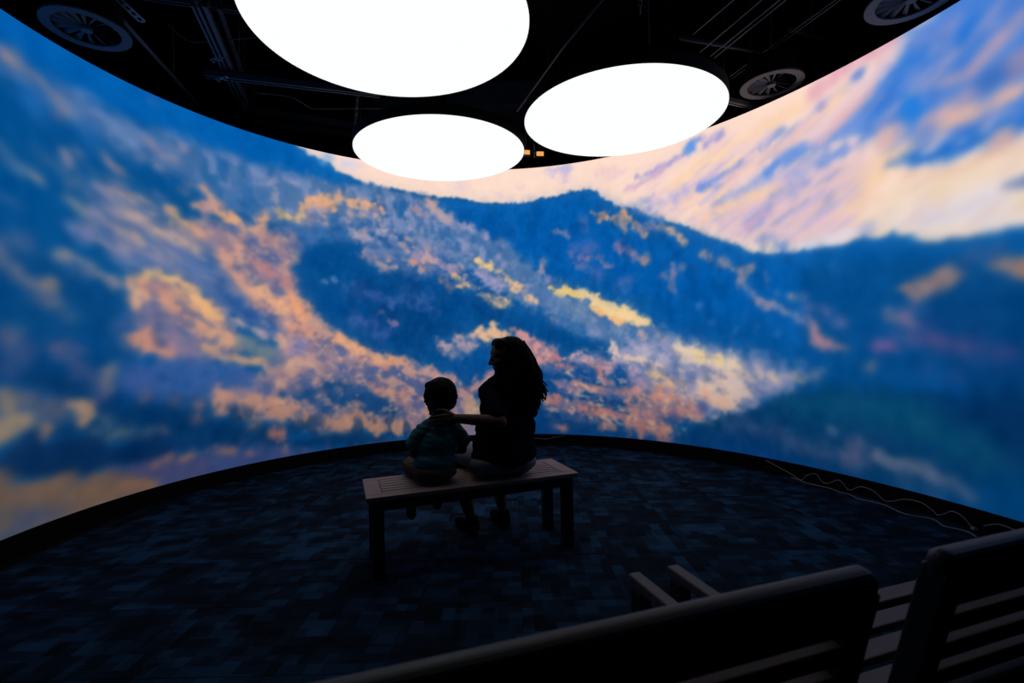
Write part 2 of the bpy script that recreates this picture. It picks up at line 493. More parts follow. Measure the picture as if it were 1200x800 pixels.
S(84,130,212,.033,.023,.039,1,[(71.1,3.27),(71.1,3.27)])
S(130,136,206,.035,.025,.042,1,[(64.7,3.14),(64.8,3.14)])
S(150,156,212,.074,.021,.059,.7,[(78.4,3.03),(78.4,3.03)])
S(150,156,212,.07,.02,.056,.7,[(82.3,3.09),(82.4,3.09)])
S(160,152,200,.071,.034,.045,.7,[(79.3,3.25),(81.4,3.25),(83.3,3.25)])
P(8,118,222,.052,.028,[(76.5,2.76),(77.2,2.93),(78.3,2.92),(79.9,2.78),(78.4,2.74)])
S(24,114,212,.054,.026,.032,1,[(83.9,3.1),(84.4,3.16),(84.8,3.19)])
S(40,110,210,.079,.019,.047,.6,[(86,3.08),(86.1,3.08)])
S(40,110,210,.09,.022,.054,.6,[(77.2,3.48),(77.3,3.48)])
S(40,110,210,.074,.018,.045,.6,[(89.4,3.12),(89.5,3.12)])
S(190,158,176,.052,.025,.047,1,[(82,2.9),(84.7,2.87),(86.2,2.93),(87.9,3),(89.6,3.05)])
S(148,132,166,.062,.018,.065,1,[(89,2.81),(89,2.81)])
S(148,132,166,.061,.018,.064,1,[(90.1,2.81),(90.1,2.8)])
S(48,104,190,.064,.018,.061,1,[(87.5,2.78),(87.5,2.78)])
S(48,104,190,.066,.019,.063,1,[(85.9,2.78),(86,2.78)])
S(206,168,176,.063,.027,.056,1,[(79.6,2.66),(81.7,2.72),(84.1,2.73)])
S(238,186,164,.047,.026,.048,1,[(80.9,2.62),(83.1,2.65),(86.7,2.63),(89.4,2.65)])
S(232,184,172,.062,.022,.074,1,[(75.3,2.69),(75.3,2.69)])
S(232,184,172,.063,.023,.075,1,[(73.9,2.67),(73.9,2.67)])
S(116,142,204,.059,.021,.053,1,[(79,2.6),(79.1,2.6)])
S(116,142,204,.058,.021,.052,1,[(79.9,2.62),(79.9,2.62)])
P(16,102,204,.04,.039,[(74.8,2.49),(77.6,2.51),(80.3,2.49),(82.5,2.51),(84.5,2.52),(86.4,2.52),(90,2.53),(97,2.55),(96.9,2.38),(89.9,2.39),(87.7,2.38),(85.5,2.37),(83,2.36),(80.3,2.37),(77.5,2.42)])
S(240,198,168,.041,.026,.027,1,[(77,2.37),(82,2.3),(85.7,2.32),(89.9,2.33)])
S(206,168,166,.045,.018,.056,1,[(87.3,2.4),(87.4,2.4)])
S(206,168,166,.044,.018,.056,1,[(88.2,2.41),(88.2,2.4)])
P(80,112,176,.031,.024,[(87.9,2.12),(88.7,2.14),(92.1,2.18),(92.1,2.06),(89.4,2.07)])
S(204,200,216,.062,.033,.039,.7,[(79.8,2.02),(82.8,2.02),(85.6,2.06)])
S(238,216,164,.062,.018,.049,.6,[(89.5,2.01),(89.5,2)])
S(238,216,164,.071,.02,.057,.6,[(80.9,2.19),(81,2.19)])
S(200,190,215,.064,.038,.026,.6,[(70.6,2.06),(74.3,2.13)])
S(84,134,208,.049,.023,.052,.5,[(71.2,2.03),(71.3,2.03)])
P(236,226,232,.035,.025,[(58.7,1.98),(61.7,2.05),(65.3,2.07),(69.4,2.08),(70,2.04),(67.3,1.97),(63.1,1.97)])
P(244,224,208,.03,.028,[(50.2,2.08),(53.2,2.1),(55.8,2.12),(56.2,2.04),(53.2,2.02)])
S(70,126,206,.048,.027,.03,1,[(57.2,2.07),(57.3,2.07)])
S(70,126,206,.047,.027,.03,1,[(58.1,2.03),(58.2,2.03)])
S(110,150,214,.049,.028,.02,.7,[(52.9,2.14),(55.6,2.16)])
S(120,150,215,.048,.046,.029,.6,[(24.1,2.77),(27.9,2.76),(31,2.8)])
S(222,196,214,.089,.037,.072,.6,[(12,3.24),(12.1,3.24)])
S(222,196,214,.091,.037,.073,.6,[(-10.6,3.2),(-10.5,3.2)])
S(190,186,226,.051,.049,.041,1,[(9.2,3.31),(13,3.32)])
S(206,184,216,.051,.037,.031,.7,[(12,3.2),(12.1,3.2)])
S(206,184,216,.052,.037,.031,.7,[(2.9,3.13),(3,3.13)])
S(206,184,216,.052,.038,.031,.7,[(-2.2,3.06),(-2.2,3.06)])
S(90,160,226,.047,.034,.037,.8,[(-38.9,3.26),(-37.7,3.33)])
S(206,206,240,.048,.035,.029,.8,[(-34.5,3.29),(-31.9,3.3)])
S(240,214,214,.034,.044,.037,1,[(-42.1,3.4),(-39.8,3.36)])
P(0,88,168,.013,.036,[(-9.7,3),(-6,2.96),(-2.3,2.95),(1.5,2.94),(5.3,2.95),(8.1,2.98),(11,2.99),(12.9,3.02),(15.7,3.02),(17.6,3.03),(19.5,2.97),(20.4,2.9),(22.3,2.83),(23.6,2.76),(26,2.75),(27.8,2.7),(30.6,2.61),(33.3,2.54),(36,2.48),(37.8,2.44),(40.5,2.36),(42.2,2.3),(44,2.24),(46.5,2.19),(49.1,2.13),(50.4,2.08),(52,2.03),(54.8,2),(58.7,1.98),(61.7,1.97),(64.6,1.98),(67.3,1.96),(69.3,1.97),(70.7,2),(72.9,1.96),(74.9,1.98),(76.7,1.94),(79,1.87),(82.8,1.84),(85.3,1.84),(87.5,1.84),(89.7,1.85),(96.8,1.89),(106.8,1.72),(106.8,1.42),(76.4,1.62),(63.4,.99),(54.3,1.09),(46.1,1.17),(37.3,1.29),(31,1.43),(19,1.79),(11.5,1.97),(4,2.14),(.3,2.35),(-7.1,2.61),(-14.4,2.83),(-18,2.98)])
P(2,78,148,.225,.086,[(7.7,1.98),(22.8,1.92),(37.4,1.58),(54.5,1.36),(62,1.06),(54.3,1.05),(37.3,1.27),(22.7,1.68)])
P(2,74,138,.135,.058,[(59.4,1.87),(74.2,1.85),(89.7,1.73),(106.8,1.59),(106.6,.92),(80.4,.91),(66.2,.92),(60.6,1.2)])
P(2,62,120,.151,.048,[(78.6,1.55),(89.6,1.54),(106.8,1.52),(106.6,.79),(87.7,.83),(78.4,1.08)])
P(242,166,116,.024,.047,[(17.9,2.77),(20.3,2.74),(23.1,2.7),(25.2,2.75),(27.2,2.63),(27.9,2.54),(25.9,2.54),(25.3,2.48),(24,2.57),(22.2,2.63),(19.9,2.63)])
S(232,170,130,.036,.046,.028,1,[(27.4,2.54),(29,2.46),(29.9,2.41)])
S(160,140,160,.035,.045,.038,1,[(29,2.48),(32,2.48)])
S(224,172,140,.034,.044,.032,1,[(32.7,2.47),(35.1,2.43),(36.5,2.35),(37.9,2.27)])
S(120,140,195,.035,.034,.028,.7,[(27.3,2.71),(30.6,2.62),(33.3,2.54)])
S(122,112,166,.038,.049,.03,1,[(13.1,2.29),(14.6,2.16),(16.3,2.1)])
S(150,118,150,.037,.048,.03,1,[(16.2,2.25),(19.2,2.2),(21.4,2.1)])
S(80,104,172,.088,.036,.08,.8,[(17.3,2.35),(17.4,2.34)])
S(80,104,172,.087,.036,.08,.8,[(19.1,2.04),(19.2,2.03)])
S(80,104,172,.089,.036,.081,.8,[(14.7,2.36),(14.8,2.36)])
S(120,112,165,.036,.046,.039,1,[(23.9,2.35),(25.8,2.24),(27,2.17)])
S(196,142,128,.047,.034,.047,1,[(29.4,2.15),(29.5,2.14)])
S(160,124,150,.048,.035,.039,1,[(25.2,2.28),(25.3,2.28)])
S(160,124,150,.048,.035,.038,1,[(27.1,2.22),(27.2,2.22)])
S(160,134,158,.038,.049,.026,1,[(10.4,2.59),(12.1,2.55),(13.2,2.5)])
S(110,112,170,.05,.036,.04,.7,[(16.5,2.57),(16.6,2.57)])
S(110,112,170,.05,.036,.04,.7,[(16.3,2.68),(16.4,2.67)])
S(156,132,156,.034,.044,.032,1,[(35.3,2.05),(35.6,1.93),(35.7,1.79)])
S(150,126,150,.045,.032,.031,1,[(37.4,2),(37.5,1.99)])
S(150,126,150,.046,.033,.032,1,[(33.6,1.93),(33.7,1.92)])
S(80,110,175,.073,.035,.068,.7,[(25.6,1.91),(25.7,1.91)])
S(80,110,175,.073,.035,.068,.7,[(24.1,1.87),(24.2,1.87)])
S(164,140,148,.031,.04,.027,1,[(41.8,2.11),(44.7,2.03),(46.8,1.98),(48.1,1.91),(49.8,1.86)])
P(168,140,140,.02,.02,[(48.5,1.89),(49.8,1.95),(52.1,1.94),(52.5,1.89),(51.1,1.85),(50.1,1.78),(49.1,1.81)])
S(158,142,164,.029,.037,.033,1,[(49.4,1.81),(50.6,1.71),(52.2,1.62),(53.9,1.55),(55.8,1.55),(57.4,1.48),(59.2,1.43),(60.7,1.37)])
S(146,130,148,.029,.038,.02,1,[(54.1,1.86),(54.3,1.77),(54.5,1.71)])
S(204,158,142,.037,.027,.041,1,[(58.7,1.6),(58.7,1.6)])
S(120,130,170,.038,.028,.031,.6,[(56.5,1.64),(56.6,1.64)])
S(120,130,170,.037,.026,.029,.6,[(60.8,1.59),(60.8,1.59)])
S(70,120,185,.033,.032,.026,.7,[(40.7,1.6),(40.8,1.59)])
S(70,120,185,.032,.031,.026,.7,[(43.2,1.41),(43.3,1.41)])
S(70,120,185,.031,.03,.025,.7,[(48.2,1.33),(48.3,1.33)])
S(70,120,185,.03,.029,.024,.7,[(52.5,1.34),(52.6,1.34)])
S(70,120,185,.029,.028,.023,.7,[(56.3,1.27),(56.4,1.27)])
S(50,110,180,.043,.025,.028,.5,[(65.9,1.82),(66,1.82)])
S(50,110,180,.043,.025,.027,.5,[(67.2,1.77),(67.3,1.77)])
P(186,132,140,.044,.025,[(61.8,1.41),(63,1.35),(64.6,1.23),(66.8,1.19),(67.9,1.15),(66,1.12),(62.3,1.17)])
S(150,120,170,.07,.025,.042,.6,[(64.5,1.44),(64.5,1.44)])
S(150,120,170,.068,.025,.041,.6,[(67,1.35),(67.1,1.35)])
S(150,120,170,.073,.026,.044,.6,[(61.5,1.49),(61.5,1.49)])
S(150,92,150,.063,.03,.038,.8,[(72.5,1.15),(74.5,1.17)])
S(156,126,140,.054,.029,.031,.8,[(74,1.42),(75.7,1.38),(77.2,1.32)])
S(110,100,150,.09,.043,.054,.5,[(77.4,1.43),(75.1,1.23),(79.5,1.19)])
S(190,150,130,.063,.026,.043,.6,[(62.6,.93),(62.7,.93)])
S(190,150,130,.057,.023,.039,.6,[(71.4,1),(71.5,1)])
P(152,122,118,.036,.028,[(75.5,1.58),(77.4,1.62),(80,1.67),(81.4,1.69),(83.6,1.62),(82.1,1.57),(79.9,1.51),(78.4,1.48),(76.4,1.52)])
P(158,122,106,.037,.024,[(86.2,1.66),(87.8,1.69),(89.7,1.69),(94.1,1.69),(94,1.53),(89.6,1.56),(88.3,1.59)])
S(78,88,130,.058,.019,.047,.7,[(86.8,1.73),(86.8,1.73)])
S(78,88,130,.06,.019,.048,.7,[(84.6,1.73),(84.6,1.73)])
S(72,72,132,.096,.04,.05,.7,[(78.4,1.24),(81.5,1.18),(84.8,1.15),(88.6,1.1)])
S(96,76,130,.064,.021,.04,.6,[(80.5,1.19),(80.6,1.19)])
S(96,76,130,.062,.02,.038,.6,[(83.2,1.17),(83.3,1.16)])
S(96,76,130,.057,.018,.036,.6,[(87.8,1.12),(87.9,1.12)])
P(3,62,114,.047,.045,[(35,.13),(36.8,.25),(42.2,.43),(47.5,.55),(52.5,.62),(56.5,.73),(60.4,.79),(68.8,.85),(76.1,.84),(82.3,.85),(89.4,.92),(106.6,1.05),(106.3,-.16),(33,-.26)])
P(2,46,98,.166,.049,[(79.3,.73),(85.1,.85),(96.4,.97),(96.3,.56),(87.6,.53)])
P(8,80,122,.168,.059,[(54.1,.66),(66.1,.77),(76,.77),(81.3,.63),(85.9,.51),(87.5,.37),(82.2,.47),(73.6,.57),(61.8,.59)])
P(0,70,132,.103,.05,[(73.4,.12),(81.1,.22),(89.2,.4),(101.9,.66),(101.8,.12),(84.8,.07)])
P(6,62,126,.137,.057,[(35,.17),(43.9,.32),(53.9,.27),(63,.16),(68.5,.12),(53.8,.03)])
S(76,92,140,.089,.052,.057,.8,[(58.6,.31),(63.1,.29),(67.2,.28)])
P(98,104,144,.075,.04,[(66.5,.31),(67.7,.41),(69.6,.46),(70.9,.4),(71.3,.32),(69.2,.23),(67.2,.23)])
S(124,128,156,.046,.037,.037,1,[(71.8,.35),(74.7,.31),(77.5,.31),(79.6,.28)])
S(100,112,146,.056,.034,.031,1,[(79.6,.28),(81.6,.25),(83.6,.21)])
S(90,120,160,.035,.025,.028,.7,[(65.1,.48),(65.2,.48)])
S(90,120,160,.035,.025,.028,.7,[(65.7,.45),(65.7,.45)])
S(64,84,136,.091,.049,.057,.7,[(46.6,.39),(50.8,.4),(55.9,.38)])
S(66,76,146,.066,.021,.047,.6,[(78.9,.98),(78.9,.98)])
S(66,76,146,.063,.02,.045,.6,[(82.2,.96),(82.2,.96)])
S(70,100,140,.073,.021,.058,.5,[(79.5,.15),(79.6,.15)])
S(70,100,140,.077,.022,.061,.5,[(75.8,.22),(75.8,.21)])
S(16,90,124,.107,.019,.064,.5,[(85,.55),(85.1,.55)])
S(16,90,124,.118,.021,.071,.5,[(78.7,.67),(78.8,.66)])
P(72,113,165,.06,.07,[(-60.1,3.07),(-55.3,3.1),(-51,3.04),(-46.5,3.07),(-41.9,3.07),(-37.8,3.07),(-32,3.05),(-25.1,3.05),(-20.7,3.05),(-17.1,3),(-12.6,2.83),(-7.1,2.63),(-1.5,2.46),(2.2,2.32),(4.4,2.18),(8.7,2.02),(12.4,1.9),(19,1.78),(26.4,1.61),(31,1.43),(35.5,1.3),(44.3,1.2),(54.3,1.07),(63.4,.95),(58.9,.87),(44.2,.96),(35.4,1.04),(26.2,1.1),(18.7,1.22),(11.3,1.39),(7.5,1.56),(1.9,1.74),(-3.6,1.94),(-9.2,2.13),(-14.7,2.23),(-20.1,2.36),(-23.6,2.5),(-28.8,2.59),(-35.6,2.55),(-42.1,2.49),(-46.7,2.52),(-52.7,2.55),(-58.3,2.59),(-60.3,2.66)])
P(60,104,158,.074,.057,[(-110.1,2.82),(-86.6,3.15),(-84.7,3.16),(-82.2,3.11),(-79.1,3.11),(-75.4,3.09),(-70.8,3.07),(-65.9,3.08),(-59.4,3.09),(-58.9,2.71),(-64.8,2.74),(-69.7,2.79),(-73.2,2.83),(-76.5,2.86),(-79.7,2.89),(-82.3,2.97),(-84.8,2.99),(-86.7,2.97),(-110.2,2.63)])
M(20,90,156,.25,.093,.047,.121,.1,.18,.8,[(-60.1,3.07),(-37.8,3.08),(-20.7,3.03),(-21.8,2.55),(-35.5,2.61),(-46.7,2.52),(-60.3,2.63)])
M(134,146,188,.2,.078,.049,.108,.1,.25,.8,[(-60.1,3.07),(-37.9,3.04),(-20.7,3.01),(-7.1,2.61),(.3,2.31),(.2,2.05),(-21.8,2.55),(-35.5,2.68),(-46.7,2.58),(-60.3,2.66)])
M(178,160,180,.15,.075,.038,.047,.1,.5,.7,[(-52.5,2.98),(-37.9,3.03),(-20.7,2.97),(-10.8,2.71),(-21.8,2.45),(-35.5,2.65),(-46.7,2.58),(-54.1,2.63)])
M(100,128,176,.3,.054,.061,.061,-.6,.3,.7,[(-80.7,3),(-70.8,3.06),(-60.1,3.05),(-60.3,2.7),(-69.7,2.79),(-76.5,2.87)])
M(40,96,160,.3,.081,.071,.051,-.4,.25,.6,[(-18,2.87),(.3,2.31),(19,1.74),(30,1.37),(54.3,1.01),(26.2,1.1),(11.3,1.39),(-7.3,2.09),(-21.8,2.4)])
M(118,142,178,.25,.081,.04,.04,-.4,.35,.6,[(-18,2.87),(.3,2.31),(19,1.74),(30,1.37),(54.3,1.01),(26.2,1.1),(11.3,1.39),(-7.3,2.09),(-21.8,2.4)])
S(132,128,150,.055,.033,.028,.9,[(-87.6,3.11),(-86.1,3.11),(-84.5,3.09),(-82.2,3.07),(-80.3,3),(-79.1,2.93)])
S(196,142,130,.039,.019,.024,1,[(-86.3,3.1),(-86.2,3.1)])
S(196,142,130,.04,.019,.024,1,[(-85.7,3.09),(-85.7,3.09)])
S(130,146,194,.055,.023,.038,.8,[(-75.1,3.07),(-75.1,3.07)])
S(130,146,194,.058,.024,.04,.8,[(-72.2,2.97),(-72.2,2.97)])
S(130,146,194,.06,.024,.041,.8,[(-69.9,2.9),(-69.8,2.9)])
S(130,146,194,.054,.022,.037,.8,[(-76.9,3.12),(-76.8,3.12)])
S(160,140,160,.044,.034,.028,1,[(-67.7,2.95),(-66.7,2.91),(-66,2.89)])
S(176,150,158,.043,.025,.034,.7,[(-69,2.81),(-68.9,2.81)])
S(176,150,158,.046,.026,.036,.7,[(-64.5,2.87),(-64.4,2.87)])
S(176,150,158,.044,.026,.035,.7,[(-66.8,2.8),(-66.7,2.8)])
S(176,150,158,.047,.027,.037,.7,[(-62.8,3.02),(-62.7,3.02)])
S(120,140,190,.056,.027,.045,.7,[(-61.8,3.09),(-61.8,3.09)])
S(120,140,190,.055,.026,.044,.7,[(-64,3.09),(-64,3.08)])
S(150,110,150,.035,.025,.021,.5,[(-67,3.31),(-66.9,3.31)])
S(150,110,150,.029,.021,.017,.5,[(-80.3,2.87),(-80.2,2.87)])
S(34,104,182,.096,.02,.066,.7,[(-83.6,2.9),(-83.6,2.9)])
S(34,104,182,.098,.02,.067,.7,[(-82.8,2.88),(-82.8,2.88)])
S(34,104,182,.109,.022,.075,.7,[(-76,2.82),(-76,2.82)])
P(2,74,140,.075,.072,[(-44.9,2.2),(-43.7,2.4),(-40.5,2.48),(-35.6,2.52),(-31.9,2.42),(-30.6,2.27),(-28.6,2.08),(-22.8,2.08),(-18.3,2.19),(-12.9,2),(-8.2,1.73),(-3.8,1.57),(1.8,1.53),(9.4,1.42),(18.7,1.22),(24.3,1.12),(21.5,1),(13,1.12),(8.4,1.27),(-.1,1.45),(-6.6,1.48),(-10.4,1.36),(-14.7,1.23),(-17.9,1.03),(-24.1,1.07),(-29.3,1.15),(-34.4,1.28),(-38.5,1.42),(-42.1,1.64),(-44.2,1.85),(-45.7,2.04)])
P(4,64,124,.226,.096,[(-31.6,1.88),(-23.8,1.99),(-14.9,1.69),(-13.1,1.43),(-20.5,1.14),(-27.6,1.25),(-30.9,1.54)])
S(66,92,162,.061,.059,.049,.8,[(-32.5,1.9),(-29.1,1.81),(-25.3,1.75)])
S(72,94,160,.086,.07,.068,.8,[(-32.9,1.57),(-29.9,1.47),(-27.9,1.38)])
S(120,140,180,.023,.033,.028,.8,[(-38.9,1.97),(-38.8,1.96)])
S(120,140,180,.023,.034,.028,.8,[(-37.1,1.98),(-37,1.98)])
S(130,112,150,.025,.048,.025,1,[(-27.6,1.63),(-26.4,1.55),(-25.5,1.5)])
S(50,96,160,.072,.035,.068,.6,[(-32.5,1.94),(-32.4,1.93)])
S(50,96,160,.075,.036,.07,.6,[(-24.7,1.77),(-24.6,1.77)])
S(50,96,160,.076,.037,.071,.6,[(-20.3,1.78),(-20.2,1.77)])
S(50,96,160,.077,.037,.072,.6,[(-18.4,1.85),(-18.4,1.84)])
S(84,104,170,.089,.061,.061,.7,[(-22,1.85),(-18.5,1.74),(-17.4,1.67)])
M(70,98,166,.15,.079,.059,.04,0,.45,.5,[(-35.8,1.97),(-23.8,1.94),(-22.1,1.69),(-27.5,1.3),(-34.3,1.49)])
P(60,112,170,.093,.045,[(-46,2.5),(-40.5,2.58),(-34.7,2.54),(-31.4,2.44),(-35.6,2.42),(-42.1,2.36)])
P(142,122,142,.067,.075,[(-66.2,2.31),(-59.7,2.39),(-51.3,2.43),(-44.5,2.45),(-44.1,2.21),(-44.6,1.93),(-42.1,1.64),(-38.5,1.4),(-34.4,1.26),(-29.3,1.14),(-22.4,1.05),(-15.2,.87),(-7.9,.54),(-8.1,.02),(-22.7,.23),(-31.4,.31),(-36.4,.29),(-46,.5),(-59,.65),(-60.2,.9),(-48.8,1.01),(-47.2,1.31),(-54.5,1.56),(-59.9,1.94),(-67.5,2.17)])
M(52,86,148,.2,.089,.08,.053,-.6,.2,.75,[(-59,2.39),(-44.5,2.43),(-44.2,1.94),(-38.5,1.4),(-29.3,1.14),(-22.4,1.05),(-13.4,.76),(-15.4,.25),(-31.4,.33),(-46,.52),(-53.3,.74),(-47.3,1.05),(-51.6,1.57),(-58.4,2.1)])
M(212,158,138,.2,.089,.062,.045,-.6,.3,.8,[(-58.4,2.34),(-44.5,2.43),(-44.2,1.94),(-38.5,1.4),(-29.3,1.14),(-22.4,1.05),(-9.7,.65),(-11.8,.24),(-31.4,.33),(-45.9,.61),(-51.9,.77),(-45.8,1.05),(-47.2,1.4),(-55.7,2.13)])
P(94,112,150,.143,.086,[(-76.2,2.41),(-72.1,2.55),(-66.2,2.47),(-59.1,2.21),(-52.9,1.81),(-58.5,1.87),(-66.3,1.97),(-73.5,1.97),(-76.8,2.19)])
P(78,108,162,.058,.055,[(-74.8,2.14),(-70,2.11),(-64.4,2.16),(-59.8,2.09),(-56.9,1.94),(-53.7,1.77),(-50.1,1.59),(-46.4,1.42),(-45.7,1.3),(-48.7,1.35),(-53.1,1.47),(-57,1.62),(-59.9,1.74),(-63.2,1.83),(-66.4,1.89),(-70,1.88),(-73.5,1.96)])
P(24,76,144,.061,.049,[(-59.6,1.92),(-57.4,1.89),(-55.1,1.74),(-51.6,1.64),(-48.3,1.52),(-47.5,1.42),(-51.6,1.48),(-55.2,1.6),(-57.9,1.75)])
S(30,86,150,.096,.028,.069,.7,[(-60.3,2.1),(-60.3,2.1)])
S(30,86,150,.097,.028,.07,.7,[(-59,2.05),(-58.9,2.05)])
S(30,86,150,.093,.027,.067,.7,[(-63.2,1.93),(-63.1,1.93)])
S(206,152,132,.033,.032,.03,1,[(-72.6,2.52),(-71.5,2.49),(-70.3,2.46)])
S(196,162,146,.035,.033,.028,1,[(-70.1,2.44),(-68.6,2.47),(-67.4,2.44),(-67.3,2.38)])
S(204,168,150,.044,.034,.043,1,[(-71.3,2.33),(-69.3,2.31),(-67.5,2.26),(-65.4,2.23),(-63.5,2.2),(-60.9,2.13)])
S(198,160,142,.042,.032,.033,1,[(-73,2.21),(-71.3,2.19),(-69.3,2.13)])
S(160,138,158,.056,.031,.032,.6,[(-73.3,2.48),(-75,2.49)])
S(176,152,140,.046,.029,.033,1,[(-78.5,2.32),(-77.6,2.3),(-76.9,2.27)])
S(154,142,142,.042,.027,.028,1,[(-83.4,2.42),(-82.4,2.38)])
S(120,124,150,.06,.022,.042,.7,[(-78.6,2.45),(-78.6,2.45)])
S(120,124,150,.063,.023,.044,.7,[(-75.7,2.27),(-75.6,2.27)])
S(120,124,150,.064,.023,.045,.7,[(-74.5,2.25),(-74.5,2.25)])
S(238,168,122,.037,.036,.044,1,[(-65.2,2.41),(-63.9,2.39),(-62.4,2.33),(-60,2.28)])
S(236,170,110,.037,.026,.037,1,[(-64.2,2.39),(-64.1,2.39)])
S(236,170,110,.036,.026,.036,1,[(-64.6,2.34),(-64.5,2.34)])
S(236,160,130,.029,.037,.038,1,[(-61.5,2.53),(-59.9,2.55),(-58.8,2.6)])
S(134,130,166,.064,.038,.038,.6,[(-75.6,2.33),(-74.5,2.25),(-72.8,2.31)])
S(150,134,150,.056,.036,.038,.6,[(-61.6,2.72),(-62.5,2.65)])
S(150,140,160,.053,.026,.036,.8,[(-66.6,2.06),(-66.5,2.06)])
S(150,140,160,.053,.025,.035,.8,[(-67.5,2.1),(-67.5,2.1)])
S(150,140,160,.053,.026,.036,.8,[(-66.3,2.04),(-66.2,2.04)])
S(138,128,158,.049,.031,.033,1,[(-74.6,2.09),(-72.9,2.07),(-71.2,2.05)])
S(116,122,164,.053,.029,.043,1,[(-78.5,2.13),(-77.3,2.11),(-76.2,2.1)])
S(60,96,150,.059,.025,.032,.6,[(-87,2.22),(-85.1,2.19)])
S(100,120,150,.06,.032,.032,.8,[(-86.9,2.53),(-85.7,2.45),(-84,2.42)])
S(70,104,150,.089,.036,.048,.6,[(-81.9,2.56),(-78.8,2.52),(-75.6,2.49)])
S(150,130,150,.037,.029,.024,1,[(-79.3,2.64),(-78.6,2.58)])
S(196,140,130,.04,.031,.026,1,[(-74.1,2.74),(-73.5,2.69),(-72.1,2.66)])
S(166,134,150,.038,.029,.024,.7,[(-77.5,2.67),(-76.9,2.62)])
S(154,138,142,.047,.03,.037,1,[(-80.5,1.92),(-78.2,1.92),(-76,1.87),(-74,1.8),(-72.7,1.76)])
S(90,100,140,.068,.029,.036,.6,[(-78.5,1.87),(-76.9,1.81)])
S(112,110,130,.061,.026,.038,1,[(-88,1.91),(-86.4,1.81),(-84.7,1.73),(-83.1,1.68),(-81.1,1.6)])
P(156,128,116,.036,.021,[(-82.4,1.73),(-81.4,1.76),(-80.2,1.71),(-80.6,1.66),(-82.1,1.67)])
S(72,96,140,.08,.019,.058,.8,[(-85.7,1.96),(-85.7,1.96)])
S(72,96,140,.082,.02,.06,.8,[(-84.2,1.95),(-84.1,1.95)])
S(80,96,130,.073,.035,.035,.6,[(-83.3,1.6),(-80.2,1.55),(-78.7,1.49)])
P(116,110,142,.09,.061,[(-71.7,1.79),(-65.1,1.89),(-57,1.57),(-54,1.25),(-57.2,1.13),(-63.5,1.12),(-67.9,1.21),(-71.4,1.31),(-70.7,1.49)])
P(230,164,124,.037,.044,[(-71.4,1.79),(-70,1.88),(-68.6,1.9),(-66.6,1.91),(-64.5,1.87),(-61.9,1.78),(-59.3,1.72),(-57.5,1.63),(-56.9,1.5),(-55.7,1.4),(-54.3,1.32),(-54.2,1.25),(-56.3,1.26),(-58.7,1.31),(-60.8,1.35),(-63.3,1.47),(-65.2,1.55),(-66.5,1.6),(-67.7,1.65),(-69.5,1.64),(-70.6,1.57),(-71.3,1.69)])
S(252,186,118,.057,.036,.046,1,[(-64.4,1.82),(-62.3,1.74),(-60,1.63),(-58,1.53)])
S(216,142,118,.063,.035,.043,1,[(-67,1.75),(-65.2,1.69),(-63.4,1.6)])
S(255,196,120,.036,.034,.036,1,[(-68.6,1.88),(-66.4,1.87),(-64.4,1.85)])
S(150,116,128,.035,.034,.021,1,[(-68.9,1.77),(-66.9,1.75),(-66.1,1.8)])
S(180,130,120,.037,.036,.022,1,[(-65.5,1.6),(-62.7,1.52),(-60.1,1.41)])
S(100,100,140,.045,.026,.029,.8,[(-65.4,1.79),(-65.3,1.78)])
S(240,178,136,.034,.033,.027,1,[(-70.6,1.73),(-70.1,1.65),(-69.6,1.71)])
S(192,162,166,.031,.04,.029,1,[(-56.7,1.58),(-54.2,1.5),(-52.2,1.44),(-50.6,1.38)])
P(216,144,116,.035,.042,[(-71.4,1.37),(-70,1.43),(-68.2,1.48),(-67,1.41),(-65.3,1.31),(-64.2,1.24),(-65,1.14),(-66.1,1.16),(-67.6,1.25),(-69.3,1.24),(-70.5,1.31)])
S(56,80,132,.035,.025,.039,1,[(-67,1.46),(-67,1.46)])
S(56,80,132,.036,.026,.039,1,[(-66.6,1.32),(-66.5,1.32)])
S(56,80,132,.035,.025,.039,1,[(-67.4,1.42),(-67.3,1.42)])
S(150,124,150,.074,.044,.044,.7,[(-65.3,1.36),(-63.4,1.25),(-60.8,1.17)])
S(90,104,160,.083,.024,.053,.5,[(-71.4,1.49),(-71.3,1.49)])
S(90,104,160,.082,.024,.052,.5,[(-72.6,1.44),(-72.5,1.44)])
S(232,160,126,.041,.049,.049,1,[(-56.8,2.12),(-55.4,2.01),(-53.8,1.89),(-52.4,1.8),(-50.9,1.69)])
S(242,178,132,.043,.052,.069,1,[(-50.3,1.84),(-48.2,1.73),(-46.5,1.63)])
S(244,162,116,.045,.054,.072,1,[(-45.2,1.77),(-44,1.67),(-43.1,1.56)])
S(186,128,130,.054,.062,.052,1,[(-51.7,2.09),(-48.7,2),(-46,1.93)])
S(232,160,130,.042,.03,.05,1,[(-52.5,2.18),(-52.4,2.18)])
S(232,160,130,.041,.03,.049,1,[(-53.6,2.22),(-53.6,2.22)])
S(232,160,130,.041,.029,.049,1,[(-55,2.13),(-54.9,2.13)])
S(222,160,134,.051,.039,.049,1,[(-56,2.07),(-54.3,2.14)])
S(226,152,120,.045,.054,.045,1,[(-45,1.45),(-42.8,1.42),(-40.3,1.33)])
S(222,160,130,.033,.042,.035,1,[(-47.5,1.38),(-46.6,1.3),(-46,1.21)])
S(200,150,136,.058,.056,.046,1,[(-41.5,1.53),(-39,1.42),(-36.7,1.34)])
S(206,150,130,.043,.052,.043,1,[(-49.8,2.3),(-47.4,2.33),(-45.3,2.27)])
S(116,118,172,.067,.032,.071,1,[(-44.8,1.21),(-44.7,1.2)])
S(116,118,172,.067,.032,.072,1,[(-43.8,1.27),(-43.7,1.26)])
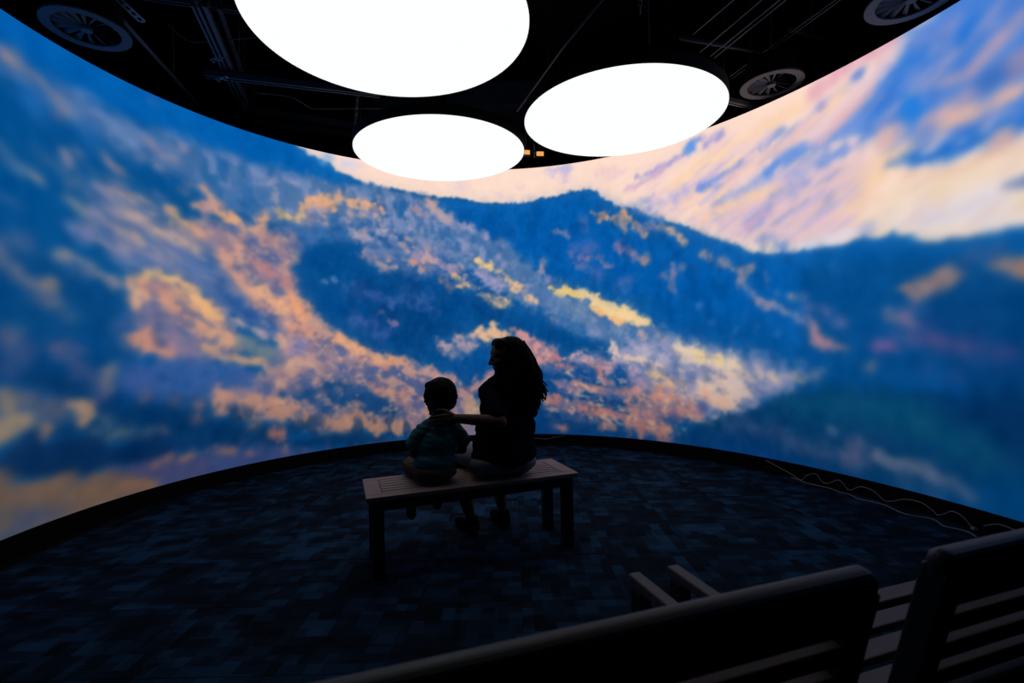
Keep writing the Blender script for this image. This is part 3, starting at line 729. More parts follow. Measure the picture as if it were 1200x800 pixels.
P(110,126,132,.073,.05,[(-54.8,1.36),(-51.7,1.33),(-49,1.26),(-47.3,1.14),(-49.1,1.11),(-52.4,1.19),(-54.6,1.25)])
S(208,158,122,.041,.039,.033,1,[(-60.4,1.28),(-58,1.18),(-54.3,1.14),(-50.9,1.1),(-48.5,1.04)])
S(220,166,140,.045,.043,.036,1,[(-46.1,1.05),(-44.5,1.13),(-42.6,1.09)])
S(196,146,136,.053,.04,.034,1,[(-48.5,1.04),(-51.1,.96),(-52.4,.86)])
S(180,140,140,.057,.033,.055,.8,[(-41,1.13),(-40.9,1.12)])
S(180,140,140,.058,.034,.056,.8,[(-37.8,1.14),(-37.7,1.13)])
S(180,140,140,.057,.033,.055,.8,[(-40.1,.94),(-40,.94)])
S(180,140,140,.059,.034,.057,.8,[(-36.1,1.07),(-36.1,1.07)])
S(60,92,150,.059,.034,.066,.8,[(-37,1.01),(-36.9,1.01)])
S(60,92,150,.054,.031,.06,.8,[(-48.5,1.1),(-48.4,1.1)])
S(60,92,150,.053,.031,.059,.8,[(-50.1,.85),(-50,.85)])
S(60,92,150,.056,.033,.063,.8,[(-42.7,.95),(-42.6,.95)])
P(50,90,156,.067,.055,[(-64.7,1.19),(-60.4,1.18),(-57.2,1.11),(-53.9,1.06),(-51.6,.98),(-52.7,.89),(-56.4,.86),(-59.2,.84),(-60.9,.71),(-65.5,.73),(-69.8,.82),(-72.5,.99),(-71.5,1.11),(-67.9,1.14)])
S(24,72,130,.036,.034,.021,1,[(-67.4,1.03),(-65.2,.99)])
S(70,86,150,.103,.025,.069,.6,[(-69.2,.98),(-69.1,.98)])
S(70,86,150,.1,.024,.067,.6,[(-71.5,1.06),(-71.5,1.06)])
S(248,166,114,.03,.035,.053,1,[(-37,1.33),(-34.4,1.26),(-31.7,1.17),(-28.3,1.09),(-23.4,1.05)])
S(210,150,130,.061,.058,.039,1,[(-34.4,1.19),(-31.1,1.11),(-27.7,1.02)])
S(228,162,132,.029,.038,.031,1,[(-59.6,2.7),(-58.5,2.63),(-57.4,2.59)])
P(246,172,122,.026,.04,[(-58,2.56),(-56.6,2.57),(-54.7,2.54),(-54.1,2.48),(-52.9,2.43),(-51.4,2.47),(-50.8,2.58),(-49.7,2.63),(-48.5,2.57),(-49.2,2.47),(-51.1,2.39),(-53.3,2.38),(-54.9,2.43),(-56.7,2.44),(-57.9,2.49)])
S(255,196,112,.028,.043,.034,1,[(-47.2,2.63),(-45.9,2.59),(-44.2,2.6),(-43,2.63)])
S(206,176,160,.034,.044,.023,1,[(-43.3,2.6),(-40.8,2.6),(-38.5,2.59)])
S(247,176,122,.029,.056,.042,1,[(-42.6,2.75),(-41,2.81),(-39.1,2.85),(-37.5,2.8),(-36.7,2.75)])
S(247,178,122,.03,.07,.048,1,[(-35.8,2.91),(-33.5,2.86),(-30.8,2.83),(-27.7,2.82)])
S(216,168,150,.034,.044,.027,1,[(-41.7,2.71),(-41.7,2.62)])
S(210,164,150,.035,.044,.028,1,[(-39.8,2.71),(-38.8,2.66)])
S(218,188,186,.037,.047,.034,1,[(-33.6,2.53),(-30.9,2.48),(-27.8,2.41),(-26.8,2.37)])
S(196,174,190,.05,.048,.04,1,[(-28.8,2.57),(-26.7,2.57),(-25,2.51)])
S(224,168,148,.049,.059,.049,1,[(-30.9,2.33),(-28.9,2.26),(-27.2,2.15)])
S(246,168,130,.05,.036,.045,1,[(-24,2.24),(-23.9,2.23)])
S(246,168,130,.05,.036,.045,1,[(-23.3,2.21),(-23.2,2.2)])
S(236,166,132,.05,.036,.04,1,[(-26.8,2.31),(-26.7,2.3)])
S(236,166,132,.05,.036,.04,1,[(-25.8,2.27),(-25.7,2.27)])
M(196,162,170,.2,.061,.061,.051,0,.35,.7,[(-35.5,2.68),(-21.7,2.69),(-18.2,2.41),(-21.9,2.15),(-30.6,2.22)])
S(226,168,146,.035,.034,.038,.8,[(-36.1,2.93),(-36,2.93)])
S(226,168,146,.035,.034,.037,.8,[(-38,2.74),(-37.9,2.74)])
S(226,168,146,.036,.034,.038,.8,[(-33.8,2.74),(-33.7,2.74)])
S(226,168,146,.036,.035,.039,.8,[(-31.3,2.74),(-31.2,2.73)])
S(226,168,146,.037,.035,.039,.8,[(-28.7,2.75),(-28.6,2.75)])
S(190,150,150,.029,.037,.023,.7,[(-59.1,2.6),(-59.7,2.4),(-58.9,2.32)])
P(92,118,168,.088,.085,[(-31.4,2.42),(-23.6,2.5),(-14.6,2.31),(-11,2.11),(-14.7,2.05),(-21.9,2.12),(-28.1,2.12)])
S(216,160,140,.051,.037,.046,1,[(-16.8,2.92),(-16.7,2.91)])
S(216,160,140,.051,.037,.046,1,[(-17.5,2.95),(-17.4,2.94)])
S(194,164,168,.052,.049,.052,1,[(-18,2.92),(-15.3,2.84),(-13,2.75)])
S(160,132,150,.051,.049,.031,1,[(-20.7,2.88),(-19,2.82)])
S(172,160,186,.039,.05,.036,1,[(-10.2,2.71),(-7.5,2.62),(-5.1,2.54)])
S(150,150,184,.052,.037,.042,.8,[(-9.8,2.49),(-9.7,2.49)])
S(150,150,184,.052,.037,.042,.8,[(-9.6,2.42),(-9.5,2.42)])
S(150,150,184,.052,.038,.042,.8,[(-1.9,2.47),(-1.8,2.46)])
S(156,148,182,.077,.062,.051,.8,[(-18.9,2.49),(-16.8,2.43),(-15.3,2.38)])
S(240,154,110,.038,.036,.046,1,[(-21.2,2.22),(-21.1,2.22)])
S(240,154,110,.038,.037,.046,1,[(-19,2.19),(-18.9,2.19)])
S(164,144,176,.064,.049,.046,1,[(-20.4,2.3),(-17.9,2.27),(-14.7,2.19),(-11,2.16)])
S(254,204,130,.026,.05,.033,1,[(-7.8,2.27),(-5.8,2.22),(-4.1,2.15),(-2.8,2.11)])
S(250,196,140,.026,.05,.038,1,[(-1.2,2.03),(.1,1.98),(1.4,1.91)])
S(248,184,128,.032,.05,.042,1,[(-12.3,2.06),(-11.1,1.99),(-9.2,1.94)])
S(180,132,130,.052,.037,.041,.8,[(-15.3,2.02),(-15.2,2.02)])
S(180,132,130,.052,.037,.041,.8,[(-13.3,1.94),(-13.2,1.94)])
P(252,196,140,.033,.038,[(-7.2,1.86),(-5.2,1.88),(-3.7,1.8),(-.5,1.83),(-.5,1.72),(-2.6,1.65),(-5.2,1.72)])
S(244,192,150,.032,.037,.047,1,[(4.2,1.78),(4.3,1.77)])
S(244,192,150,.032,.037,.047,1,[(5.3,1.75),(5.4,1.75)])
S(200,160,150,.039,.037,.036,.8,[(2.7,1.88),(2.8,1.88)])
S(200,160,150,.039,.038,.037,.8,[(-2.8,1.78),(-2.7,1.78)])
S(168,156,194,.052,.05,.052,1,[(-7.7,2.11),(-4.7,2.02),(-2.1,1.93)])
S(150,148,186,.039,.038,.042,.8,[(-1.6,2.23),(-1.5,2.22)])
S(150,148,186,.039,.038,.042,.8,[(-2.7,2.28),(-2.7,2.28)])
S(150,148,186,.039,.037,.041,.8,[(6.2,2.1),(6.3,2.1)])
S(150,148,186,.039,.037,.041,.8,[(7.7,2.02),(7.8,2.01)])
S(190,160,160,.039,.037,.041,.7,[(7.2,2.21),(7.3,2.2)])
S(190,160,160,.039,.037,.041,.7,[(6.6,2.15),(6.7,2.14)])
P(255,214,150,.025,.036,[(8.2,1.9),(11.5,1.9),(14.1,1.87),(14.9,1.89),(17.1,1.83),(19,1.78),(22.7,1.68),(27.3,1.58),(30.4,1.48),(31.3,1.4),(27.8,1.42),(25,1.47),(23,1.45),(21.5,1.51),(18.9,1.58),(17.4,1.62),(17.8,1.71),(15.6,1.75),(12.9,1.79),(10.5,1.81)])
S(255,206,104,.026,.049,.031,1,[(8.8,1.88),(11.8,1.85),(14.1,1.82)])
S(255,186,120,.031,.047,.025,1,[(18,1.6),(21.1,1.53),(24.5,1.46)])
S(206,168,164,.036,.034,.033,.8,[(28.5,1.31),(28.6,1.3)])
S(206,168,164,.036,.034,.033,.8,[(28.9,1.25),(28.9,1.25)])
S(206,168,164,.035,.034,.033,.8,[(32.2,1.34),(32.3,1.33)])
S(206,168,164,.035,.033,.032,.8,[(33.6,1.24),(33.7,1.24)])
S(130,146,176,.102,.061,.051,.7,[(9.5,1.75),(13.3,1.65),(17,1.52)])
S(140,150,186,.062,.036,.05,.7,[(18.8,1.32),(18.9,1.32)])
S(140,150,186,.063,.036,.05,.7,[(17.7,1.36),(17.8,1.36)])
S(140,150,186,.064,.037,.051,.7,[(9,1.54),(9.1,1.54)])
S(200,162,164,.065,.075,.062,1,[(-14.7,1.22),(-12.5,1.27),(-10.3,1.23),(-8.4,1.28)])
P(246,188,142,.039,.063,[(-8.9,1.42),(-7.2,1.45),(-4.6,1.49),(-2.7,1.43),(-1.6,1.37),(.5,1.39),(-.1,1.3),(-2.8,1.29),(-4.8,1.25),(-7.6,1.31)])
P(226,152,146,.052,.062,[(.3,1.39),(2.9,1.37),(5.9,1.27),(9.3,1.17),(9.6,1.05),(7.5,.95),(5,.98),(2.1,1.14)])
P(4,74,146,.065,.062,[(-13.7,.99),(-10.5,1.08),(-5.8,1.12),(-4,1.01),(-5.2,.85),(-9.3,.79),(-12.6,.85)])
S(226,152,140,.065,.075,.073,1,[(-10.9,.63),(-7.9,.71),(-4.8,.79)])
S(232,184,142,.091,.037,.094,1,[(-8.7,.44),(-8.6,.44)])
S(232,184,142,.091,.037,.094,1,[(-10.2,.51),(-10.1,.5)])
S(196,150,150,.064,.074,.062,1,[(-18.8,.96),(-16.6,.87),(-14.1,.81)])
S(210,150,140,.064,.074,.062,.8,[(-18.4,.92),(-15.9,.81),(-13.4,.71)])
S(160,132,150,.104,.037,.093,.8,[(-11.6,.55),(-11.5,.55)])
S(160,132,150,.103,.037,.093,.8,[(-13.5,.45),(-13.4,.45)])
S(150,140,165,.078,.05,.052,1,[(-13.3,1.11),(-10.5,1.17)])
P(8,70,140,.102,.074,[(7.3,.94),(11,.89),(14.8,.84),(18.5,.74),(16.6,.54),(10.9,.58),(7.2,.69)])
P(5,62,126,.1,.072,[(5.2,.53),(10.8,.41),(18.4,.34),(25.8,.22),(36.8,.18),(34.9,-.01),(18.2,.04),(3.1,.06)])
P(146,150,188,.056,.064,[(21.7,1.19),(26.2,1.23),(31.4,1.21),(37.3,1.2),(46,1.12),(51.9,1.02),(60.4,.91),(59.2,.82),(55,.71),(52.2,.62),(45,.47),(39.6,.42),(34.8,.47),(29.3,.64),(25.1,.83),(22.8,1)])
M(78,112,168,.2,.072,.081,.054,-.4,.25,.7,[(23.4,1.14),(37.3,1.19),(54.3,.97),(58.9,.85),(50.9,.65),(36.9,.5),(27.9,.75)])
P(246,216,182,.043,.052,[(35.1,1.17),(37.6,1.2),(39.9,1.14),(41.9,1.18),(43.6,1.05),(46.9,1.11),(50.4,.98),(49,.91),(45.3,.93),(42.5,.95),(39.7,.99),(37.2,1.01)])
S(255,218,140,.044,.032,.048,1,[(40.8,1.08),(40.9,1.08)])
S(255,218,140,.043,.031,.047,1,[(44.8,1.04),(44.9,1.03)])
S(255,218,140,.044,.031,.048,1,[(41.5,1.05),(41.6,1.05)])
P(242,206,186,.043,.051,[(40.3,.81),(43.9,.92),(48.3,.89),(51.2,.7),(47.8,.57),(44.9,.52),(42.3,.6),(39.2,.66)])
S(242,180,150,.053,.031,.059,1,[(45.1,.6),(45.2,.6)])
S(242,180,150,.054,.031,.061,1,[(42,.66),(42.1,.66)])
S(236,202,186,.036,.047,.039,1,[(22.1,1.22),(23.6,1.08),(26.9,1.02),(32,.96)])
S(244,194,152,.046,.044,.046,1,[(30.2,.89),(33.1,.8),(37.1,.75)])
S(250,206,150,.047,.034,.037,1,[(32,.85),(32.1,.85)])
S(250,206,150,.045,.032,.036,1,[(37.1,.75),(37.1,.75)])
S(250,206,150,.045,.033,.036,1,[(36.2,.79),(36.3,.78)])
P(216,144,126,.045,.065,[(31.6,.7),(34.9,.69),(38.1,.59),(40.9,.5),(40.1,.39),(36.9,.39),(33.6,.45),(31.1,.57)])
S(222,152,132,.048,.068,.067,1,[(26.4,.7),(29,.64),(31.5,.55)])
S(80,108,160,.043,.031,.035,1,[(42.1,.84),(42.2,.84)])
S(80,108,160,.046,.033,.037,1,[(35.3,.97),(35.4,.96)])
S(80,108,160,.047,.034,.038,1,[(29.2,.66),(29.2,.66)])
S(80,108,160,.047,.034,.038,1,[(29.8,.94),(29.9,.94)])
S(64,88,150,.044,.032,.044,1,[(41.1,.56),(41.2,.56)])
S(64,88,150,.044,.031,.044,1,[(41.6,.54),(41.7,.53)])
S(236,204,172,.029,.028,.039,1,[(54.9,.9),(55,.89)])
S(236,204,172,.029,.028,.039,1,[(55.7,.85),(55.7,.85)])
S(200,180,180,.04,.038,.024,1,[(51.7,.99),(53,.89)])
S(196,164,146,.047,.027,.037,.8,[(59.2,.91),(59.3,.9)])
S(196,164,146,.046,.027,.037,.8,[(60.1,.87),(60.2,.87)])
S(206,196,206,.071,.057,.047,.7,[(33.6,1.04),(29.9,1.1),(27.1,1.15)])
S(220,200,200,.062,.03,.05,1,[(47.6,.78),(47.7,.78)])
S(220,200,200,.061,.029,.049,1,[(49.2,.7),(49.3,.7)])
S(206,130,122,.044,.06,.06,1,[(7.5,.56),(10.9,.52),(14.6,.45),(19.5,.42),(24.4,.37),(29.9,.31)])
S(226,142,130,.044,.06,.05,1,[(14,.72),(17.8,.69),(21.5,.65),(24.5,.61)])
S(192,124,132,.051,.074,.061,1,[(8.8,1.03),(11.1,.94),(13.7,.93)])
S(226,172,176,.05,.072,.05,1,[(13.8,1.04),(17.1,1),(21.6,.93)])
S(196,132,136,.05,.06,.05,1,[(18.2,.92),(19.5,.82),(20.8,.76)])
S(170,140,165,.064,.061,.061,1,[(11,.72),(13.2,.64)])
S(190,150,180,.06,.035,.068,1,[(26.1,.85),(26.2,.84)])
S(190,150,180,.06,.034,.067,1,[(27.5,.77),(27.6,.77)])
S(6,72,146,.05,.036,.081,1,[(16.7,.86),(16.8,.86)])
S(6,72,146,.051,.036,.081,1,[(14.8,.87),(14.9,.87)])
S(6,72,146,.049,.035,.078,1,[(23.7,.88),(23.8,.88)])
S(6,72,146,.049,.035,.078,1,[(24.5,.75),(24.6,.74)])
S(10,62,124,.049,.047,.049,1,[(18.4,.54),(21.8,.54),(24.8,.51)])
P(170,118,120,.059,.08,[(23.3,.45),(29.2,.43),(34.7,.34),(35.7,.26),(33.1,.14),(27.6,.17),(24.7,.26)])
S(190,130,118,.049,.035,.054,1,[(21.7,.27),(21.8,.27)])
S(190,130,118,.05,.036,.055,1,[(19.8,.28),(19.9,.28)])
S(190,130,118,.051,.037,.056,1,[(10.8,.21),(10.9,.21)])
S(214,146,124,.047,.056,.047,1,[(28.1,.41),(31.4,.29),(34.3,.27)])
S(60,76,140,.047,.034,.057,.8,[(29,.39),(29.1,.39)])
S(60,76,140,.047,.034,.056,.8,[(31.5,.48),(31.6,.48)])
S(60,76,140,.046,.033,.055,.8,[(35.1,.4),(35.2,.4)])
S(200,140,136,.06,.058,.058,1,[(25.1,.63),(26.3,.5),(29.6,.45)])
S(140,110,140,.077,.037,.051,.6,[(9.3,.22),(9.3,.22)])
S(140,110,140,.076,.037,.051,.6,[(14.6,.33),(14.7,.33)])
M(200,140,134,.2,.078,.088,.039,-.25,.4,.6,[(7.3,1.05),(24.3,.94),(35,.31),(33.2,.16),(22.1,.25),(7.1,.43)])
P(200,146,126,.044,.063,[(-59.2,.86),(-57.8,.88),(-55.4,.85),(-54.1,.75),(-51.9,.78),(-49.7,.74),(-46.6,.73),(-43.6,.64),(-40.9,.57),(-38.3,.47),(-36.4,.5),(-33.8,.57),(-32,.45),(-31,.33),(-33.9,.29),(-36.4,.29),(-39.7,.39),(-42.9,.45),(-46,.5),(-49,.54),(-52,.57),(-54.1,.6),(-56.2,.64),(-58.3,.66),(-59.2,.74)])
S(228,158,126,.033,.042,.035,1,[(-49.5,.74),(-46.8,.68),(-44.1,.61),(-42.2,.55)])
S(220,156,130,.039,.028,.047,1,[(-58.1,.83),(-58,.82)])
S(220,156,130,.04,.029,.048,1,[(-57.3,.77),(-57.2,.76)])
P(14,70,130,.048,.068,[(-47.7,.78),(-44.3,.79),(-41.1,.85),(-37,.89),(-33.7,.83),(-31.2,.77),(-26.9,.65),(-24,.49),(-25.1,.39),(-29.6,.46),(-33,.58),(-36,.61),(-39.3,.54),(-42.8,.66)])
S(190,140,130,.044,.032,.036,.8,[(-44.6,.82),(-44.5,.82)])
S(190,140,130,.046,.033,.037,.8,[(-40.2,.75),(-40.1,.74)])
S(190,140,130,.047,.034,.038,.8,[(-36.6,.76),(-36.5,.76)])
S(90,100,150,.061,.035,.049,.7,[(-29.5,.76),(-29.4,.76)])
S(90,100,150,.062,.036,.05,.7,[(-26.9,.78),(-26.8,.78)])
S(90,100,150,.057,.033,.046,.7,[(-40.4,.67),(-40.3,.66)])
P(3,56,110,.063,.06,[(-96.4,.81),(-77.3,.78),(-71.6,.81),(-65.5,.71),(-60.3,.63),(-56,.58),(-52,.51),(-48.7,.44),(-45.3,.3),(-39.7,.29),(-33.1,.28),(-28,.21),(-25.2,.1),(-29.8,.03),(-36.5,.12),(-44.5,.2),(-52.1,.28),(-59.1,.27),(-65.7,.4),(-71.7,.53),(-78.5,.61)])
P(5,54,106,.02,.019,[(-55.5,.79),(-56.5,.57),(-54.3,.55)])
P(58,78,134,.073,.06,[(-71.8,.37),(-63.1,.36),(-56.3,.34),(-47.6,.23),(-36.5,.1),(-24.5,.13),(-19.1,.1),(-36.6,-.06),(-59.3,-.07),(-71.9,0)])
S(196,124,112,.043,.031,.056,1,[(-48.7,.4),(-48.7,.39)])
S(196,124,112,.043,.031,.056,1,[(-47.5,.37),(-47.5,.36)])
S(180,132,116,.057,.033,.054,.8,[(-42.2,.44),(-42.1,.44)])
S(180,132,116,.058,.033,.055,.8,[(-39.7,.39),(-39.6,.38)])
S(180,132,116,.052,.03,.05,.8,[(-52.6,.5),(-52.5,.5)])
S(146,114,112,.039,.038,.027,1,[(-60.2,.35),(-58.3,.31),(-56.1,.3)])
S(150,112,124,.055,.031,.035,1,[(-46.8,.23),(-46.8,.23)])
S(150,112,124,.052,.03,.033,1,[(-53.2,.25),(-53.2,.24)])
S(200,146,120,.05,.083,.069,1,[(-29.7,.32),(-27.1,.29),(-23.7,.31)])
S(214,156,120,.05,.036,.05,1,[(-23.7,.29),(-23.6,.28)])
S(214,156,120,.05,.036,.05,1,[(-24.8,.26),(-24.7,.26)])
S(190,150,140,.037,.047,.03,1,[(-28.7,.9),(-28.4,.79)])
S(190,150,140,.037,.048,.03,1,[(-26.3,.84),(-25.3,.77)])
S(120,110,150,.063,.036,.06,.8,[(-24.3,.69),(-24.2,.69)])
S(120,110,150,.063,.036,.061,.8,[(-22.5,.58),(-22.4,.58)])
S(120,110,150,.063,.037,.061,.8,[(-20.8,.48),(-20.7,.47)])
S(206,146,130,.05,.06,.05,1,[(-29.5,.79),(-26.4,.68),(-23.2,.61)])
S(180,138,140,.063,.061,.061,1,[(-22.7,.23),(-19.1,.16)])
M(3,54,108,.2,.054,.045,.109,0,.25,.7,[(-60.3,.79),(-47.4,.62),(-31.3,.43),(-15.4,.36),(-15.5,.13),(-36.5,.22),(-52,.44),(-60.4,.56)])
P(2,54,108,.092,.059,[(-104,1.25),(-83.5,1.16),(-77.2,1.08),(-71.6,.89),(-60.3,.75),(-60.4,.56),(-71.7,.6),(-77.3,.72),(-81.5,.93),(-87.4,1.12)])
S(88,86,126,.068,.044,.049,1,[(-80.8,1.3),(-79.3,1.26),(-77.6,1.14),(-75.7,1.04),(-74.8,.96)])
P(112,110,124,.048,.031,[(-75,1.12),(-73.8,1.17),(-72.7,1.06),(-73.7,.95),(-75,.95),(-75.7,1.04)])
S(96,92,116,.065,.019,.058,.9,[(-86.5,1.36),(-86.5,1.36)])
S(96,92,116,.066,.019,.058,.9,[(-85.8,1.34),(-85.7,1.34)])
S(60,76,124,.081,.02,.065,.7,[(-84.4,1.27),(-84.4,1.27)])
S(60,76,124,.079,.019,.063,.7,[(-86.4,1.17),(-86.4,1.17)])
S(60,76,124,.08,.019,.064,.7,[(-85.4,1.25),(-85.4,1.25)])
S(40,92,136,.09,.022,.072,.5,[(-78.7,1.49),(-78.6,1.49)])
S(40,92,136,.08,.019,.064,.5,[(-85.4,1.42),(-85.3,1.42)])
P(80,90,116,.062,.04,[(-92,1.04),(-85.5,1.02),(-81.5,.97),(-78.9,.91),(-78.9,.79),(-81.6,.76),(-84.6,.87),(-92.1,.86)])
S(150,128,106,.045,.019,.047,1,[(-87.1,.99),(-87,.98)])
S(150,128,106,.046,.019,.047,1,[(-86.7,.94),(-86.6,.94)])
P(176,144,114,.039,.032,[(-96.4,.89),(-87.5,.87),(-86,.88),(-84.2,.88),(-83.2,.83),(-84.6,.75),(-86.2,.71),(-87.5,.7),(-96.4,.64)])
P(190,148,116,.03,.029,[(-79.3,.9),(-77.8,.9),(-76.2,.86),(-75.9,.79),(-76.9,.73),(-77.7,.7),(-78.1,.76),(-78.8,.8)])
P(176,132,110,.028,.02,[(-83,.8),(-81.8,.8),(-81.5,.73),(-81.9,.66),(-82.8,.68)])
S(96,116,136,.047,.023,.038,.7,[(-75.1,.76),(-75,.76)])
S(96,116,136,.048,.023,.038,.7,[(-74.2,.71),(-74.2,.71)])
S(96,116,136,.047,.022,.037,.7,[(-76.2,.68),(-76.2,.67)])
S(80,102,120,.058,.04,.04,1,[(-74.2,.62),(-71.7,.62),(-68.3,.59)])
S(110,100,120,.044,.026,.036,.8,[(-66.6,.58),(-66.5,.58)])
S(110,100,120,.043,.025,.035,.8,[(-68.4,.49),(-68.3,.49)])
S(110,100,120,.043,.025,.034,.8,[(-69.4,.88),(-69.4,.88)])
S(150,110,116,.057,.027,.038,.8,[(-61.1,.76),(-61,.76)])
S(150,110,116,.057,.027,.038,.8,[(-61.7,.64),(-61.6,.64)])
S(90,92,110,.052,.025,.041,.7,[(-69.2,.89),(-69.1,.88)])
S(90,92,110,.054,.026,.044,.7,[(-64.9,.82),(-64.8,.81)])
P(2,44,94,.044,.043,[(-96.4,.64),(-87.6,.63),(-84.4,.76),(-82.8,.66),(-80,.67),(-77.4,.67),(-74,.53),(-70.5,.53),(-66.9,.56),(-65.4,.4),(-69.4,.33),(-74.1,.4),(-78.5,.38),(-83.7,.44),(-86.7,.51),(-96.5,.47)])
P(118,98,88,.043,.042,[(-96.5,.51),(-87.6,.57),(-86.9,.5),(-84.1,.43),(-81.7,.42),(-80,.43),(-77.5,.35),(-74.1,.37),(-70.6,.28),(-67,.19),(-68,.1),(-77.6,.05),(-87.8,.08),(-96.7,.04)])
S(156,108,82,.042,.033,.034,1,[(-72.3,.22),(-70.1,.21),(-67.8,.16)])
S(140,104,80,.054,.037,.031,.8,[(-78.1,.24),(-76.4,.24),(-74.2,.2)])
P(70,84,116,.053,.032,[(-93.2,.22),(-87.7,.28),(-85.8,.28),(-81.8,.21),(-78.6,.19),(-81.8,.11),(-87.8,.05)])
S(112,100,90,.045,.019,.041,1,[(-87,.23),(-86.9,.23)])
S(112,100,90,.045,.018,.041,1,[(-87.7,.21),(-87.7,.21)])
S(150,112,88,.057,.02,.04,.6,[(-81.7,.35),(-81.7,.35)])
S(150,112,88,.055,.02,.038,.6,[(-83.8,.37),(-83.7,.37)])
P(74,78,124,.054,.043,[(-74.3,.36),(-70.6,.35),(-65.7,.35),(-59.8,.28),(-59.9,.12),(-65.7,.16),(-70,.24)])
S(156,114,102,.033,.036,.026,1,[(-63.9,.32),(-62.5,.32),(-61,.33)])
S(140,104,104,.036,.026,.036,1,[(-65.9,.34),(-65.9,.33)])
S(140,104,104,.035,.025,.035,1,[(-67.9,.33),(-67.9,.33)])
M(44,82,146,.2,.044,.044,.029,-.6,.42,.6,[(-71.2,1.86),(-64.5,1.89),(-57,1.6),(-53.9,1.24),(-60.8,1.34),(-66.5,1.57),(-71.3,1.69)])
M(60,88,146,.2,.089,.054,.045,-.6,.38,.6,[(-58.4,2.18),(-44.5,2.38),(-43.9,1.89),(-38.5,1.42),(-22.4,1.05),(-7.8,.75),(-8.1,.23),(-31.4,.33),(-59,.65),(-47.3,1.05),(-51.5,1.65)])
M(70,100,160,.2,.071,.035,.044,0,.4,.6,[(-59.6,2.6),(-48.2,2.61),(-26,2.99),(-23.7,2.2),(-32.3,2.27),(-45.3,2.2),(-58.3,2.38)])
M(80,104,156,.2,.073,.055,.037,-.3,.42,.55,[(7.3,1.1),(24.4,1.19),(51,1.01),(58.9,.87),(45.7,.45),(35,.22),(7,.32)])
M(250,206,170,.15,.073,.046,.027,-.3,.55,.5,[(7.3,1.1),(24.4,1.19),(51,1.01),(58.9,.87),(45.7,.45),(35,.22),(7,.32)])
M(235,180,150,.15,.089,.036,.036,-.6,.55,.5,[(-58.4,2.18),(-44.5,2.38),(-43.9,1.89),(-38.5,1.42),(-22.4,1.05),(-7.8,.75),(-8.1,.23),(-31.4,.33),(-59,.65),(-47.3,1.05),(-51.5,1.65)])
M(110,128,176,.25,.071,.057,.035,-.6,.3,.5,[(-73.3,2.46),(-61.1,2.16),(-53,1.73),(-62.5,1.85),(-71.2,1.86),(-75.7,2.08)])
M(12,98,178,.3,.18,.054,.126,0,.3,.35,[(-14.4,2.88),(17.6,2.97),(37.8,2.39),(66.6,1.89),(60.6,1.2),(37.3,1.36),(7.7,2.08)])
M(2,66,132,.3,.18,.063,.108,0,.35,.4,[(-14.4,2.88),(17.6,2.97),(37.8,2.39),(66.6,1.89),(60.6,1.2),(37.3,1.36),(7.7,2.08)])
M(3,58,118,.3,.141,.081,.081,0,.3,.5,[(-44.5,2.29),(-18.3,2.1),(7.5,1.56),(18.7,1.24),(-15.1,1.18),(-36,1.4)])
S(255,190,116,.058,.046,.031,.7,[(-62.3,1.76),(-60.2,1.67),(-58.4,1.56)])
S(250,172,122,.054,.052,.03,.6,[(-49.7,1.81),(-47.7,1.7),(-43.7,1.6)])
S(255,180,128,.036,.046,.034,.7,[(-36.4,1.31),(-32.7,1.2),(-28.3,1.09)])
M(206,164,156,.2,.061,.051,.041,-.3,.42,.75,[(-31.4,2.42),(-23.5,2.58),(-14.6,2.31),(-1.8,1.94),(0,1.68),(-11.1,1.9),(-21.9,2.12),(-28.1,2.12)])
M(24,84,152,.2,.061,.061,.041,-.3,.3,.6,[(-31.4,2.42),(-23.5,2.58),(-14.6,2.31),(-1.8,1.94),(0,1.68),(-11.1,1.9),(-21.9,2.12),(-28.1,2.12)])
M(150,140,160,.25,.07,.084,.028,-.55,.3,.6,[(-75.5,2.58),(-69.8,2.55),(-59.7,2.25),(-51.5,1.78),(-58.5,1.87),(-67.6,1.94),(-75.8,2.01)])
M(40,88,146,.25,.07,.098,.035,-.55,.35,.55,[(-75.5,2.58),(-69.8,2.55),(-59.7,2.25),(-51.5,1.78),(-58.5,1.87),(-67.6,1.94),(-75.8,2.01)])
M(24,90,156,.3,.085,.057,.064,-.5,.3,.5,[(-84.8,2.95),(-74.3,2.93),(-59.5,2.87),(-46.6,2.93),(-46.7,2.52),(-59.6,2.6),(-73.2,2.69),(-84.9,2.73)])

# the panels soften the picture, more so towards the ends of the curve
def blur(A, sx, sz):
    for ax, sg in ((1, sx), (0, sz)):
        n_ = int(math.ceil(3 * sg))
        if n_ < 1:
            continue
        k = np.exp(-0.5 * (np.arange(-n_, n_ + 1) / sg) ** 2)
        k /= k.sum()
        pad = [(0, 0)] * 3
        pad[ax] = (n_, n_)
        B = np.pad(A, pad, mode='edge')
        L_ = A.shape[ax]
        A = sum(w * (B[:, q:q + L_] if ax else B[q:q + L_]) for q, w in enumerate(k))
    return A
lum = IMG.mean(axis=2, keepdims=True)
IMG *= (1 + 0.09 * N_FINE[..., None] * (1.0 - lum))
IMG += (0.03 * fbm(TS / 0.07 + 3, ZS / 0.12 + 8, 3) * (1.0 - 0.8 * lum[..., 0]))[..., None] * np.array((1.0, 0.95, 0.9))
veil = blur(IMG, 13, 10)                               # bloom of the panels
IMG = IMG * 0.84 + veil * 0.16
near, far = blur(IMG, 0.9, 0.9), blur(IMG, 3.0, 2.2)
side = np.clip((np.abs(np.degrees(TS / SR)) - 22) / 60, 0, 1)[..., None] ** 0.8
IMG = near * (1 - side) + far * side
off_axis_dim = np.clip((ZS - S_LOW) / 1.3, 0, 1)[..., None]     # dimming of the panels seen off-axis, painted into the lower picture
